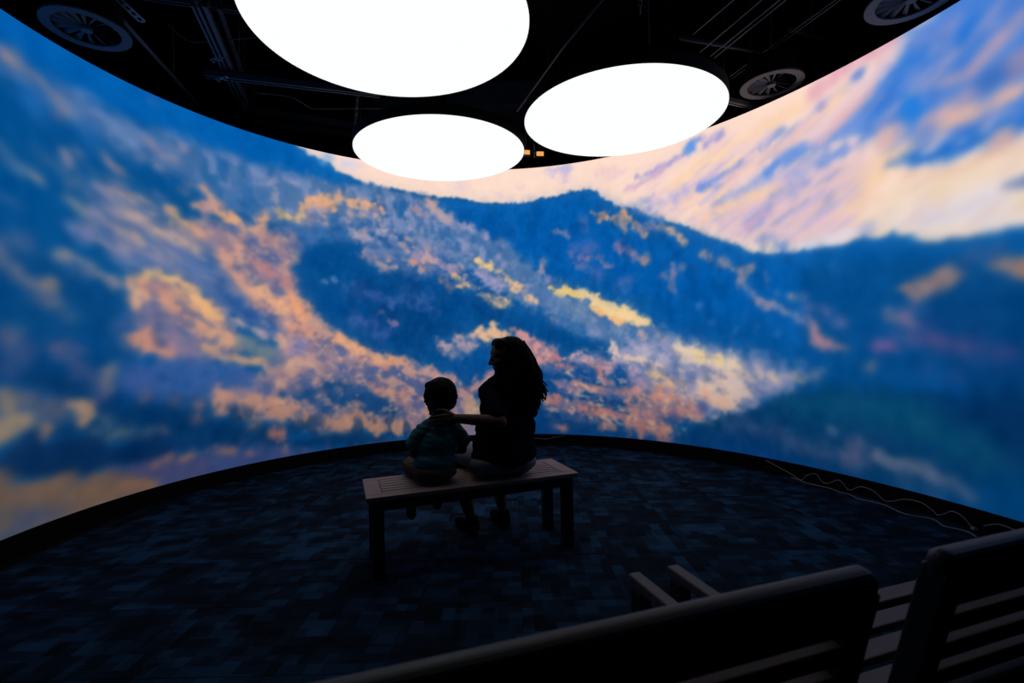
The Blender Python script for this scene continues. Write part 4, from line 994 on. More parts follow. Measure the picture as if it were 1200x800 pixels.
IMG = IMG * (0.82 + 0.18 * off_axis_dim * off_axis_dim * (3 - 2 * off_axis_dim))
warm = np.clip((IMG[..., 0:1] - IMG[..., 2:3]) * 4, 0, 1)
grey = IMG.mean(axis=2, keepdims=True)
IMG = IMG + (grey - IMG) * 0.03 * warm
IMG = np.clip(IMG, 0, 1)
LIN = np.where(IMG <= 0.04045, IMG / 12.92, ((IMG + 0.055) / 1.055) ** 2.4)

screen = thing('curved_video_wall', 'tall curved video wall showing blue and orange sunset mountains', 'screen', (SCX, SCY, 0))
tt = np.radians(th)
rr = np.array([wall_r(t) for t in tt])
vx = np.repeat((rr * np.sin(tt))[None, :], NZ, 0)
vy = np.repeat((rr * np.cos(tt))[None, :], NZ, 0)
co = np.stack([vx, vy, ZS], -1).reshape(-1, 3)
idx = np.arange(NZ * NT).reshape(NZ, NT)
quads = np.stack([idx[:-1, :-1], idx[1:, :-1], idx[1:, 1:], idx[:-1, 1:]], -1).reshape(-1, 4)
me = bpy.data.meshes.new('display_surface')
me.vertices.add(len(co)); me.vertices.foreach_set('co', co.ravel())
me.loops.add(quads.size); me.loops.foreach_set('vertex_index', quads.ravel().astype(np.int32))
me.polygons.add(len(quads)); me.polygons.foreach_set('loop_start', np.arange(0, quads.size, 4, dtype=np.int32))
me.update(calc_edges=True)
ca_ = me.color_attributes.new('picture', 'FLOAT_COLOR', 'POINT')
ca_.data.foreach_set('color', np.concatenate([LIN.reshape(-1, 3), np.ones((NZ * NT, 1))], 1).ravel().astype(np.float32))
m = bpy.data.materials.new('video_picture')
m.use_nodes = True
nt = m.node_tree
nt.nodes.remove(nt.nodes['Principled BSDF'])
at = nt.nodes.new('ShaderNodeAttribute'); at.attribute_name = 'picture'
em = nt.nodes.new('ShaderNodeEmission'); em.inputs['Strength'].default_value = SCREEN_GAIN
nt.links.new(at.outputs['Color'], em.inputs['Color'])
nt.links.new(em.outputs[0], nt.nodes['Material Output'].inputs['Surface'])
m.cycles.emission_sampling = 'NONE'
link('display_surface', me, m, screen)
casing = wall_band('casing', [(0.012, S_LOW), (0.012, S_TOP), (0.10, S_TOP), (0.10, S_LOW)], MATS['casing_black'], screen)
casing.location = (-SCX, -SCY, 0)

# ------------------------------------------------------------------ round ceiling lights
def round_light(x, y, z, r, label):
    t = thing('round_ceiling_light', label, 'ceiling light', (x, y, z), 0, 'round ceiling lights')
    bm = bmesh.new()
    add_ring(bm, r + 0.0005, r + 0.004, 0.003, 0.09, 128)
    bm_obj('rim', bm, MATS['rim_black'], t)
    bm = bmesh.new()
    add_ring(bm, 0, r, 0.0, 0.02, 128)
    bm_obj('glowing_panel', bm, MATS['disc_glow'], t)
    bm = bmesh.new()
    add_ring(bm, 0, r + 0.003, 0.088, 0.10, 96)
    bm_obj('back_plate', bm, MATS['rim_black'], t)
    for k in range(3):
        a = 0.6 + 2 * math.pi * k / 3
        tube('suspension_cable', [(0.8 * r * math.cos(a), 0.8 * r * math.sin(a), 0.095), (0.8 * r * math.cos(a), 0.8 * r * math.sin(a), RH - z)], 0.003, MATS['dark_steel'], t, 6)
    return t
round_light(-0.687, 2.936, 3.16, 0.833, 'round glowing white ceiling light hanging directly above the bench')
round_light(-0.671, 4.872, 3.149, 0.833, 'round glowing white ceiling light hanging closest to the video wall')
round_light(1.002, 4.252, 3.17, 0.85, 'round glowing white ceiling light beside a spoked air diffuser over the pink hillside')

# ------------------------------------------------------------------ air diffusers
def diffuser(x, y, z, r, rot, label):
    t = thing('air_diffuser', label, 'air diffuser', (x, y, z), rot, 'spoked air diffusers')
    bm = bmesh.new()
    add_ring(bm, 0.76 * r, r, 0.0, 0.012, 48)
    ring_ = bm_obj('outer_ring', bm, MATS['diffuser_grey'], t)
    bm = bmesh.new()
    add_ring(bm, 0.95 * r, 0.99 * r, 0.012, 0.03, 48)
    bm_obj('flange', bm, MATS['rim_black'], ring_)
    bm = bmesh.new()
    add_ring(bm, 0, 0.13 * r, -0.006, 0.03, 24)
    bm_obj('hub', bm, MATS['diffuser_grey'], t)
    vane = None
    for k in range(16):
        a = 2 * math.pi * k / 16
        if vane is None:
            bm = bmesh.new()
            n = 5
            row = []
            for i in range(n + 1):
                rad = r * (0.10 + 0.68 * i / n)
                w = r * (0.022 + 0.048 * i / n)
                tw = 0.75 - 0.25 * i / n
                for s in (-1, 1):
                    row.append([bm.verts.new((rad, s * w * math.cos(tw), 0.018 + s * w * math.sin(tw) + h)) for h in (0, 0.004)])
            for i in range(n):
                A0, A1, B0, B1 = row[2 * i], row[2 * i + 1], row[2 * i + 2], row[2 * i + 3]
                for q in ((A0[0], A1[0], B1[0], B0[0]), (A0[1], B0[1], B1[1], A1[1]), (A0[0], B0[0], B0[1], A0[1]), (A1[0], A1[1], B1[1], B1[0])):
                    bm.faces.new(q)
            for R_ in (row[0:2], row[-2:]):
                bm.faces.new((R_[0][0], R_[0][1], R_[1][1], R_[1][0]))
            vane = bm_obj('vane', bm, MATS['diffuser_grey'], t)
        else:
            o = vane.copy(); C.objects.link(o); o.parent = t; o.rotation_euler = (0, 0, a)
    bm = bmesh.new()
    add_ring(bm, 0.80 * r, 0.82 * r, 0.012, 0.19, 40)
    bm_obj('duct_collar', bm, MATS['rim_black'], t)
    bm = bmesh.new()
    add_ring(bm, 0, 0.80 * r, 0.15, 0.17, 40)
    bm_obj('inner_baffle', bm, MATS['rim_black'], t)
    tube('supply_duct', [(0, 0, 0.185), (0, 0, 0.205)], 0.78 * r, MATS['rim_black'], t, 24)
    tube('hanger_rod', [(-0.12, 0.05, 0.20), (-0.12, 0.05, RH - z)], 0.006, MATS['rim_black'], t, 6)
    return t
diffuser(-2.802, 3.275, 3.406, 0.242, 0.2, 'round spoked air diffuser above the shadowed blue side of the mountains')
diffuser(2.289, 4.219, 3.42, 0.249, 0.1, 'round spoked air diffuser next to a round ceiling light, whole above the pink hillside')
diffuser(2.622, 3.149, 3.397, 0.249, 0.3, 'round spoked air diffuser above the blue streaked end of the pink hillside')

# ------------------------------------------------------------------ pipes, channels and wires under the ceiling
def channel(name, p0, p1, w, h, mat, label, cat, group=None, lips=True):
    """folded steel strut: web, two flanges, hangers up to the ceiling."""
    p0, p1 = Vector(p0), Vector(p1)
    a = (p1 - p0)
    L = a.length
    rz = math.atan2(a.y, a.x)
    t = thing(name, label, cat, (p0 + p1) / 2, rz, group)
    box('web', (0, 0, h / 2), (L, w, 0.004), mat, t, bevel=0)
    for s in (-1, 1):
        box('flange', (0, s * (w / 2 - 0.002), 0), (L, 0.004, h), mat, t, bevel=0)
        box('lip', (0, s * (w / 2 - 0.010), -h / 2), (L, 0.012, 0.003), mat, t, bevel=0)
    for s in (-0.42, 0.42):
        tube('hanger_rod', [(s * L, 0, h / 2), (s * L, 0, RH - p0.z)], 0.005, mat, t, 6)
    return t
ST, GV, DU = MATS['dark_steel'], MATS['galvanised'], MATS['duct_grey']
G1 = 'strut channels under the ceiling'
channel('strut_channel', (-2.214, 3.492, 3.725), (-2.7, 4.986, 3.725), 0.05, 0.045, ST, 'dark strut channel running beside its twin towards the video wall', 'strut', G1)
channel('strut_channel', (-2.151, 3.501, 3.725), (-2.628, 4.95, 3.725), 0.03, 0.04, ST, 'thin dark strut channel, inner one of a pair by the ceiling light', 'strut', G1)
channel('strut_channel', (-2.178, 3.726, 3.86), (-2.484, 4.581, 3.86), 0.03, 0.03, ST, 'short raised strut channel above the pair of long ones', 'strut', G1)
channel('cross_beam', (-2.637, 4.275, 3.662), (-1.215, 4.689, 3.662), 0.06, 0.05, ST, 'dark cross beam clamped over the pair of strut channels', 'beam')
channel('cross_beam', (-2.826, 5.238, 3.815), (-1.62, 5.769, 3.815), 0.06, 0.06, DU, 'upper of two dark beams behind the top edge of the video wall', 'beam')
channel('cross_beam', (-2.898, 5.544, 3.815), (-1.71, 5.994, 3.815), 0.06, 0.06, DU, 'lower of two dark beams behind the top edge of the video wall', 'beam')
channel('cross_beam', (-2.88, 3.627, 3.923), (-1.71, 3.96, 3.923), 0.05, 0.05, DU, 'dark cross beam high above the strut channels', 'beam')
# beam clamps that catch the light
for p, lab in (((-2.448, 4.14, 3.712), 'bolted beam clamp on the pair of strut channels'), ((-2.502, 4.302, 3.635), 'bolted beam clamp where cross beam meets the strut channels')):
    t = thing('beam_clamp', lab, 'clamp', p, -0.3)
    box('plate', (0, 0, 0), (0.13, 0.03, 0.012), GV, t, bevel=0.003)
    for s in (-0.035, 0.035):
        bm = bmesh.new(); add_ring(bm, 0, 0.011, -0.026, -0.004, 6, (s, 0)); bm_obj('bolt', bm, GV, t)
# conduit on the left with its perforated end bracket
t = thing('conduit', 'long thin steel conduit running past the spoked diffuser', 'pipe', (-2.556, 3.339, 3.635))
tube('pipe', [(-0.1, -0.3, 0), (-0.45, 1.42, 0)], 0.017, ST, t, 10)
for k in range(2):
    tube('hanger_rod', [(-0.16 - 0.2 * k, 0.0 + 0.95 * k, 0.01), (-0.16 - 0.2 * k, 0.0 + 0.95 * k, RH - 3.635)], 0.005, ST, t, 6)
def perforated(name, label, p, L, w, axis, cat='strut'):
    t = thing(name, label, cat, p)
    a, u, v = frame_of(axis)
    R = Matrix((u, v, a)).transposed()
    for s in (-1, 1):
        box('rail', a * (L / 2) + u * (s * w * 0.36), (w * 0.28, 0.004, L), GV, t, R, 0)
    n = max(3, int(L / (w * 0.9)))
    for k in range(n + 1):
        box('bridge', a * (L * k / n), (w * 0.5, 0.004, w * 0.3), GV, t, R, 0)
    return t
perforated('slotted_bracket', 'short slotted steel bracket at the end of the conduit', (-2.574, 3.258, 3.599), 0.2, 0.055, (0.05, 1, -0.1))
perforated('slotted_strut', 'bright slotted strut hanging between two ceiling lights', (-1.548, 4.95, 3.383), 0.62, 0.075, (0.12, -0.05, 1))
# loose cables
def cable(name, pts, r, mat, label, n=6):
    o = tube(name, smooth_path(pts, n), r, mat, None, 6)
    return tag(o, label, 'cable')
cable('ceiling_cable', [(-2.655, 3.834, 3.815), (-2.61, 3.951, 3.779), (-2.52, 4.005, 3.77), (-2.061, 4.032, 3.815), (-1.71, 4.05, 3.869)], 0.004, ST, 'thin dark cable sagging across the strut channels')
cable('ceiling_cable', [(-2.34, 4.563, 3.635), (-2.061, 4.653, 3.635), (-1.962, 4.86, 3.635), (-1.872, 4.896, 3.635), (-1.26, 5.013, 3.68)], 0.005, ST, 'thin dark cable curving under the cross beam')
cable('ceiling_cable', [(-2.07, 5.76, 3.707), (-1.8, 5.85, 3.68), (-1.665, 5.67, 3.725), (-1.575, 5.49, 3.815)], 0.004, ST, 'thin dark cable looping behind the top of the video wall')
# ducts seen in the gaps between the lights
def duct(loc, d, rz, label):
    t = thing('air_duct', label, 'duct', loc, rz)
    box('body', (0, 0, 0), d, DU, t, bevel=0.01)
    for s in (-0.48, 0, 0.48):
        box('seam', (s * d[0], 0, 0), (0.03, d[1] + 0.02, d[2] + 0.02), DU, t, bevel=0.004)
        tube('hanger_rod', [(s * d[0] * 0.9, 0, d[2] / 2), (s * d[0] * 0.9, 0, RH - loc[2])], 0.006, ST, t, 6)
    return t
duct((-1.35, 6.45, 4.45), (0.9, 0.4, 0.3), 0.45, 'square dark air duct by the slotted strut')
duct((-0.108, 6.35, 4.33), (1.3, 0.62, 0.3), 0.0, 'wide dark air duct in the gap between the three ceiling lights')
# right hand side
tg = tube('sprinkler_pipe', [(0.117, 5.418, 3.815), (0.504, 4.257, 3.815), (0.855, 3.375, 3.815)], 0.011, MATS['dark_steel'], None, 8)
tag(tg, 'thin dark pipe passing between the ceiling lights', 'pipe')
G2 = 'pairs of thin wires by the spoked diffusers'
for k, (a, b, lab) in enumerate((((1.53, 3.978, 3.725), (1.755, 3.384, 3.725), 'single thin wire nearest the round ceiling light'),
        ((1.683, 4.23, 3.725), (1.926, 3.474, 3.725), 'thin tight wire leading away from the round ceiling light edge'),
        ((1.8, 4.293, 3.725), (2.061, 3.474, 3.725), 'first wire of the close pair crossing the dark pipe'),
        ((1.845, 4.32, 3.725), (2.106, 3.474, 3.725), 'second wire of the close pair crossing the dark pipe'),
        ((2.124, 4.635, 3.725), (2.475, 3.51, 3.725), 'first wire of the pair over the diffuser beside the round light'),
        ((2.16, 4.671, 3.725), (2.511, 3.51, 3.725), 'second wire of the pair over the diffuser beside the round light'))):
    tag(tube('tension_wire', [a, b], 0.004, GV, None, 6), lab, 'wire', G2)
t = thing('conduit', 'dark pipe crossing the wires beside the diffuser next to the round light', 'pipe', (1.935, 4.302, 3.842))
tube('pipe', [(-0.43, -0.10, 0), (0.93, 0.29, 0)], 0.022, ST, t, 10)
tube('hanger_rod', [(0.5, 0.17, 0.01), (0.5, 0.17, RH - 3.842)], 0.005, ST, t, 6)
t = thing('conduit', 'short dark pipe above the diffuser over the blue streaks', 'pipe', (2.403, 4.122, 3.842))
tube('pipe', [(0, 0, 0), (0.47, 0.19, 0)], 0.02, ST, t, 10)
tube('hanger_rod', [(0.25, 0.1, 0.01), (0.25, 0.1, RH - 3.842)], 0.005, ST, t, 6)
channel('support_rail', (1.98, 4.482, 3.437), (2.358, 4.644, 3.437), 0.05, 0.04, ST, 'short steel rail behind the diffuser next to the round light', 'strut')
# amber work lamps in the far gap
for p, lab in (((0.22, 5.787, 3.5), 'small lit amber lamp half hidden behind the round ceiling light'), ((0.387, 5.841, 3.5), 'small lit amber lamp clear of the ceiling light rims')):
    t = thing('amber_lamp', lab, 'lamp', p, 0.1)
    hs_ = box('housing', (0, 0.04, 0.0), (0.12, 0.06, 0.07), MATS['rim_black'], t, bevel=0.006)
    box('lens', (0, 0.006, 0.0), (0.085, 0.012, 0.05), MATS['amber_glow'], hs_, bevel=0.003)
    tube('stem', [(0, 0.04, 0.03), (0, 0.04, RH - 3.5)], 0.006, ST, t, 6)
# hanging chain hooks
for p, lab in (((0.945, 3.402, 3.545), 'small chain with hooks hanging beside the ceiling light above the bench'), ((0.302, 5.58, 3.383), 'small hook hanging below the amber lamps')):
    t = thing('chain_hook', lab, 'hook', p)
    for k in range(3):
        pts = [(0.014 * math.cos(a) * (1 if k % 2 else .2), 0.014 * math.cos(a) * (.2 if k % 2 else 1), 0.05 * k + 0.024 * math.sin(a)) for a in [2 * math.pi * q / 10 for q in range(11)]]
        tube('link', pts, 0.004, GV, t, 5)
    tube('drop_wire', [(0, 0, 0.12), (0, 0, RH - p[2])], 0.0025, ST, t, 5)

# ------------------------------------------------------------------ the bench the two people sit on
BA, BL, BW, BH = 0.3423, 1.2433, 0.4032, 0.45
bench = thing('wooden_bench', 'backless wooden slatted bench with a woman and child sitting on it', 'bench', (-0.7827, 2.5636, 0), BA)
def bpart(name, x0, x1, y0, y1, z0, z1, mat=WOOD, bev=0.003):
    return box(name, ((x0 + x1) / 2, (y0 + y1) / 2, (z0 + z1) / 2), (x1 - x0, y1 - y0, z1 - z0), mat, bench, bevel=bev)
EB, SB = 0.085, 0.055
for x0 in (0, BL - EB):
    r_ = bpart('end_board', x0, x0 + EB, SB + 0.002, BW - SB - 0.002, BH - 0.024, BH)
for y0 in (0, BW - SB):
    bpart('side_board', 0, BL, y0, y0 + SB, BH - 0.024, BH)
n = 6
inner = BW - 2 * SB
p_ = inner / n
for k in range(n):
    bpart('slat', EB + 0.002, BL - EB - 0.002, SB + k * p_ + 0.005, SB + (k + 1) * p_ - 0.005, BH - 0.022, BH - 0.001, bev=0.003)
LG = 0.062
for x0 in (0.03, BL - 0.03 - LG):
    for y0 in (0.02, BW - 0.02 - LG):
        bpart('leg', x0, x0 + LG, y0, y0 + LG, 0.0, BH - 0.024, SHADEWOOD, 0.004)
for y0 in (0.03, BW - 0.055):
    bpart('apron', 0.03 + LG, BL - 0.03 - LG, y0, y0 + 0.025, BH - 0.085, BH - 0.024, SHADEWOOD)
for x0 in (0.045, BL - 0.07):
    bpart('end_apron', x0, x0 + 0.025, 0.02 + LG, BW - 0.02 - LG, BH - 0.085, BH - 0.024, SHADEWOOD)
bpart('cross_batten', BL / 2 - 0.03, BL / 2 + 0.03, 0.055, BW - 0.055, BH - 0.055, BH - 0.024, SHADEWOOD)

# ------------------------------------------------------------------ the two benches with backrests in the foreground
FA = math.radians(17.84)
FO = Vector((0.5317, 0.7211, 0.0))
FE = Vector((math.cos(FA), math.sin(FA), 0)); FN = Vector((-math.sin(FA), math.cos(FA), 0))
def backed_bench(e0, e1, label):
    """long axis x from 0 to L, backrest at y = 0 leaning back, seat towards +y."""
    Lb = e1 - e0
    t = thing('slatted_bench', label, 'bench', FO + FE * e0, FA, 'slatted benches with backrests')
    K = 0.25
    ZT = 0.895
    tilt = Matrix.Rotation(math.atan(K), 3, 'X')
    def yb(z):
        return (ZT - z) * K
    def rail(name, z0, z1, x0, x1, th_, bev, y_off=0.0, seg=3, mat=SHADEWOOD):
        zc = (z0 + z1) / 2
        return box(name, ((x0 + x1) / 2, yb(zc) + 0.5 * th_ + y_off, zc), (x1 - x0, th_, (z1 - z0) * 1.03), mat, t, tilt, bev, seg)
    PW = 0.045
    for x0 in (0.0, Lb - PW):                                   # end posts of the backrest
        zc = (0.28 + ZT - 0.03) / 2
        box('back_post', (x0 + PW / 2, yb(zc) + 0.024, zc), (PW, 0.045, (ZT - 0.03 - 0.28) * 1.03), SHADEWOOD, t, tilt, 0.005, 2)
        box('rear_leg', (x0 + PW / 2, yb(0.3) + 0.02, 0.155), (PW, 0.052, 0.31), SHADEWOOD, t, None, 0.006)
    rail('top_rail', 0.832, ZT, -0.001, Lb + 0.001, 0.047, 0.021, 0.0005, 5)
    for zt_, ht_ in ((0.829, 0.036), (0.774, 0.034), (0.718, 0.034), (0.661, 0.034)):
        rail('back_slat', zt_ - ht_, zt_, PW - 0.004, Lb - PW + 0.004, 0.028, 0.003, 0.010, 2, DIMWOOD)
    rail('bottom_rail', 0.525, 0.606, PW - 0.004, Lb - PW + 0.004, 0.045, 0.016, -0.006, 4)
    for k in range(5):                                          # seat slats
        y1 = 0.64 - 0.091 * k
        box('seat_slat', (Lb / 2, y1 - 0.030, 0.409), (Lb - 0.02, 0.060, 0.022), DIMWOOD, t, None, 0.004)
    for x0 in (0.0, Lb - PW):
        box('seat_rail', (x0 + PW / 2, 0.36, 0.372), (PW, 0.46, 0.05), SHADEWOOD, t, None, 0.004)
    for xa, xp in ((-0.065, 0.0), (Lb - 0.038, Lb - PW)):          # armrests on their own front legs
        box('armrest', (xa, 0.335, 0.605), (0.035, 0.63, 0.028), DIMWOOD, t, None, 0.005)
        box('front_leg', (xa, 0.615, 0.2955), (0.035, 0.05, 0.591), SHADEWOOD, t, None, 0.004)
        box('side_stretcher', (xa, 0.36, 0.37), (0.022, 0.46, 0.05), DIMWOOD, t, None, 0.003)
        box('arm_block', ((xa + xp + PW / 2) / 2, 0.10, 0.575), (abs(xp + PW / 2 - xa) + 0.03, 0.05, 0.032), SHADEWOOD, t, None, 0.004)
        box('seat_block', ((xa + xp + PW / 2) / 2, 0.30, 0.37), (abs(xp + PW / 2 - xa) + 0.03, 0.05, 0.04), SHADEWOOD, t, None, 0.004)
    box('front_apron', (Lb / 2, 0.60, 0.365), (Lb - 0.02, 0.022, 0.06), SHADEWOOD, t, None, 0.003)
    box('middle_bearer', (Lb / 2, 0.36, 0.375), (0.04, 0.46, 0.04), SHADEWOOD, t, None, 0.003)
    return t
backed_bench(-1.745, 0.022, 'dark slatted bench with rounded back rail, farther from the loose cables')
backed_bench(0.172, 1.94, 'dark slatted bench with rounded back rail, nearer the loose cables by the plinth')

# ------------------------------------------------------------------ loose white cables along the plinth
def wall_cable(name, pts, label, r=0.0038, out=-0.012):
    return tag(tube(name, smooth_path([on_wall(d, max(z, 0.006), out) for d, z in pts], 7), r, MATS['cable_grey'], None, 6), label, 'cable', 'loose cables at the foot of the video wall')
wall_cable('loose_cable', [(53.55, .114), (56.2, .071), (58.2, .039), (60.0, .008), (60.9, .055), (62.5, .088), (63.6, .037), (64.6, .035), (66.2, .082), (67.1, .059), (68.0, .024), (69.7, .073), (71.6, .066), (73.4, .015), (75.7, .062), (77.9, .077), (79.5, .043), (80.0, .023), (80.8, .042), (81.8, .076), (83.0, .062), (83.9, .018), (84.4, .007)], 'thin pale cable looping in waves up the black plinth')
fl = tube('loose_cable', smooth_path([(x, y, 0.005) for x, y in ((2.44, 4.33), (2.46, 4.25), (2.47, 4.15), (2.56, 3.99), (2.575, 3.88), (2.61, 3.83), (2.61, 3.71), (2.69, 3.58), (2.69, 3.39), (2.79, 3.28), (2.76, 3.16), (2.80, 3.1), (2.82, 3.05), (2.80, 2.98))], 7), 0.0042, MATS['cable_grey'], None, 6)
tag(fl, 'thin pale cable lying on the carpet along the plinth', 'cable', 'loose cables at the foot of the video wall')
wall_cable('loose_cable', [(85.25, .044), (86.6, .079), (87.8, .082), (89.0, .065), (91, .02)], 'short arched pale cable end against the plinth behind a bench back')
wall_cable('loose_cable', [(3.5, .07), (5.0, .084), (6.9, .076), (9.8, .110), (11, .12)], 'faint cable end on the plinth behind the seated woman', 0.003)
for d_, lab in ((84.4, 'small pale plug at the end of the wavy cable'),):
    t = thing('cable_plug', lab, 'plug', on_wall(84.45, 0.004, -0.03), math.radians(-84))
    box('body', (0, 0, 0.009), (0.026, 0.02, 0.018), MATS['cable_grey'], t, bevel=0.003)
    box('prong', (0.018, 0, 0.009), (0.012, 0.006, 0.003), MATS['galvanised'], t, bevel=0)

# ------------------------------------------------------------------ people
dg = None
def fuse(name, shapes, mat, parent, voxel=0.005, smooth=6, folds=None):
    """join tapered capsules and ellipsoids into one continuous skin."""
    bm = bmesh.new()
    for s in shapes:
        if s[0] == 'c':
            _, p0, p1, r0, r1 = s
            p0, p1 = Vector(p0), Vector(p1)
            a, u, w = frame_of(p1 - p0)
            L = (p1 - p0).length
            prof = []
            for k in range(6):
                t = math.pi / 2 * k / 5.0
                prof.append((-r0 * math.cos(t), r0 * math.sin(t)))
            for k in range(6):
                t = math.pi / 2 * k / 5.0
                prof.append((L + r1 * math.sin(t), r1 * math.cos(t)))
            rings = []
            sg = 16
            for x, r in prof:
                r = max(r, 1e-4)
                rings.append([bm.verts.new(p0 + a * x + (u * math.cos(q) + w * math.sin(q)) * r) for q in [2 * math.pi * i / sg for i in range(sg)]])
            for A, B in zip(rings, rings[1:]):
                for i in range(sg):
                    bm.faces.new((A[i], A[(i + 1) % sg], B[(i + 1) % sg], B[i]))
            bm.faces.new(rings[0][::-1]); bm.faces.new(rings[-1])
        else:
            c, d = s[1], s[2]
            R = s[3] if len(s) > 3 else Matrix.Identity(3)
            r = bmesh.ops.create_uvsphere(bm, u_segments=24, v_segments=16, radius=1.0)
            for v in r['verts']:
                v.co = R @ Vector((v.co.x * d[0], v.co.y * d[1], v.co.z * d[2])) + Vector(c)
    bmesh.ops.recalc_face_normals(bm, faces=bm.faces)
    me = bpy.data.meshes.new('raw')
    bm.to_mesh(me); bm.free()
    tmp = bpy.data.objects.new('raw', me)
    C.objects.link(tmp)
    md = tmp.modifiers.new('r', 'REMESH'); md.mode = 'VOXEL'; md.voxel_size = voxel
    if smooth:
        ms = tmp.modifiers.new('s', 'SMOOTH'); ms.factor = 0.5; ms.iterations = smooth
    bpy.context.view_layer.update()
    d_ = bpy.context.evaluated_depsgraph_get()
    out = bpy.data.meshes.new_from_object(tmp.evaluated_get(d_))
    bpy.data.objects.remove(tmp, do_unlink=True)
    bpy.data.meshes.remove(me)
    out.name = name
    if folds:
        n = len(out.vertices)
        co = np.empty(n * 3); out.vertices.foreach_get('co', co); co = co.reshape(-1, 3)
        no = np.empty(n * 3); out.vertices.foreach_get('normal', no); no = no.reshape(-1, 3)
        amp, sx, sz, sl = folds
        f_ = fbm(co[:, 0] / sx + co[:, 1] / sx * 0.7 + 50, co[:, 2] / sz + co[:, 0] * sl + 50, 3)
        co += no * (amp * f_)[:, None]
        out.vertices.foreach_set('co', co.ravel()); out.update()
    out.materials.clear()
    return link(name, out, mat, parent, True)

def hand_shapes(wrist, fwd, thumb, back, L, curl=(0.25, 0.3, 0.3), spread=0.12):
    """palm, four unequal jointed fingers and a thumb; fwd along the hand, thumb to the thumb side, back out of its back."""
    f, s, b = Vector(fwd).normalized(), Vector(thumb).normalized(), Vector(back).normalized()
    s = (s - f * s.dot(f)).normalized()
    b = f.cross(s) * (1 if f.cross(s).dot(b) > 0 else -1)
    w = Vector(wrist)
    k = L / 0.175
    sh = []
    lens = ((0.070, 0.032), (0.078, 0.011), (0.073, -0.011), (0.057, -0.031))
    for ln, off in lens:
        kn = w + f * (0.088 * k - abs(off) * 0.25 * k) + s * off * k
        sh.append(('c', w + s * off * 0.6 * k + f * 0.012 * k, kn, 0.0135 * k, 0.0105 * k))
        d = (f + s * off * spread * 30 * 0.2).normalized()
        p = kn
        r = 0.0092 * k
        for j, (fr, c) in enumerate(zip((0.45, 0.31, 0.24), curl)):
            d = (d * math.cos(c) - b * math.sin(c)).normalized()
            q = p + d * ln * fr * k
            sh.append(('c', p, q, r, r * 0.9))
            p, r = q, r * 0.9
    sh.append(('e', w + f * 0.045 * k, (0.034 * k, 0.034 * k, 0.014 * k), Matrix((f, s, b)).transposed()))
    base = w + f * 0.02 * k + s * 0.026 * k
    t1 = base + (f * 0.7 + s * 0.65 - b * 0.2).normalized() * 0.042 * k
    t2 = t1 + (f * 0.9 + s * 0.35 - b * 0.2).normalized() * 0.030 * k
    t3 = t2 + (f * 0.97 + s * 0.1 - b * 0.2).normalized() * 0.024 * k
    sh += [('c', base, t1, 0.014 * k, 0.0115 * k), ('c', t1, t2, 0.0112 * k, 0.0098 * k), ('c', t2, t3, 0.0098 * k, 0.008 * k)]
    return sh

def head_shapes(c, fdir, k, pitch=0.0, up=(0, 0, 1)):
    """skull, jaw, brow, nose, lips, chin and ears of a head centred at c looking along fdir."""
    f = Vector(fdir).normalized()
    z = Vector(up)
    s = z.cross(f).normalized()
    z = f.cross(s).normalized()
    if pitch:
        f, z = f * math.cos(pitch) - z * math.sin(pitch), z * math.cos(pitch) + f * math.sin(pitch)
    R = Matrix((f, s, z)).transposed()
    c = Vector(c)
    def at(a, b, h):
        return c + (f * a + s * b + z * h) * k
    sh = [('e', at(-0.006, 0, 0.022), (0.093 * k, 0.073 * k, 0.086 * k), R),
          ('e', at(0.030, 0, -0.045), (0.058 * k, 0.055 * k, 0.064 * k), R),
          ('e', at(0.055, 0, 0.020), (0.036 * k, 0.054 * k, 0.050 * k), R),
          ('c', at(0.076, -0.030, 0.012), at(0.076, 0.030, 0.012), 0.012 * k, 0.012 * k),
          ('c', at(0.088, 0, 0.004), at(0.104, 0, -0.028), 0.009 * k, 0.0125 * k),
          ('c', at(0.092, -0.011, -0.031), at(0.092, 0.011, -0.031), 0.009 * k, 0.009 * k),
          ('c', at(0.083, -0.016, -0.053), at(0.083, 0.016, -0.053), 0.0085 * k, 0.0085 * k),
          ('c', at(0.080, -0.013, -0.066), at(0.080, 0.013, -0.066), 0.0085 * k, 0.0085 * k),
          ('e', at(0.070, 0, -0.092), (0.020 * k, 0.024 * k, 0.018 * k), R),
          ('e', at(0.058, 0.034, -0.022), (0.026 * k, 0.022 * k, 0.026 * k), R),
          ('e', at(0.058, -0.034, -0.022), (0.026 * k, 0.022 * k, 0.026 * k), R)]
    for q in (-1, 1):
        sh.append(('e', at(-0.008, q * 0.074, -0.012), (0.018 * k, 0.008 * k, 0.030 * k), R))
    return sh, at, R

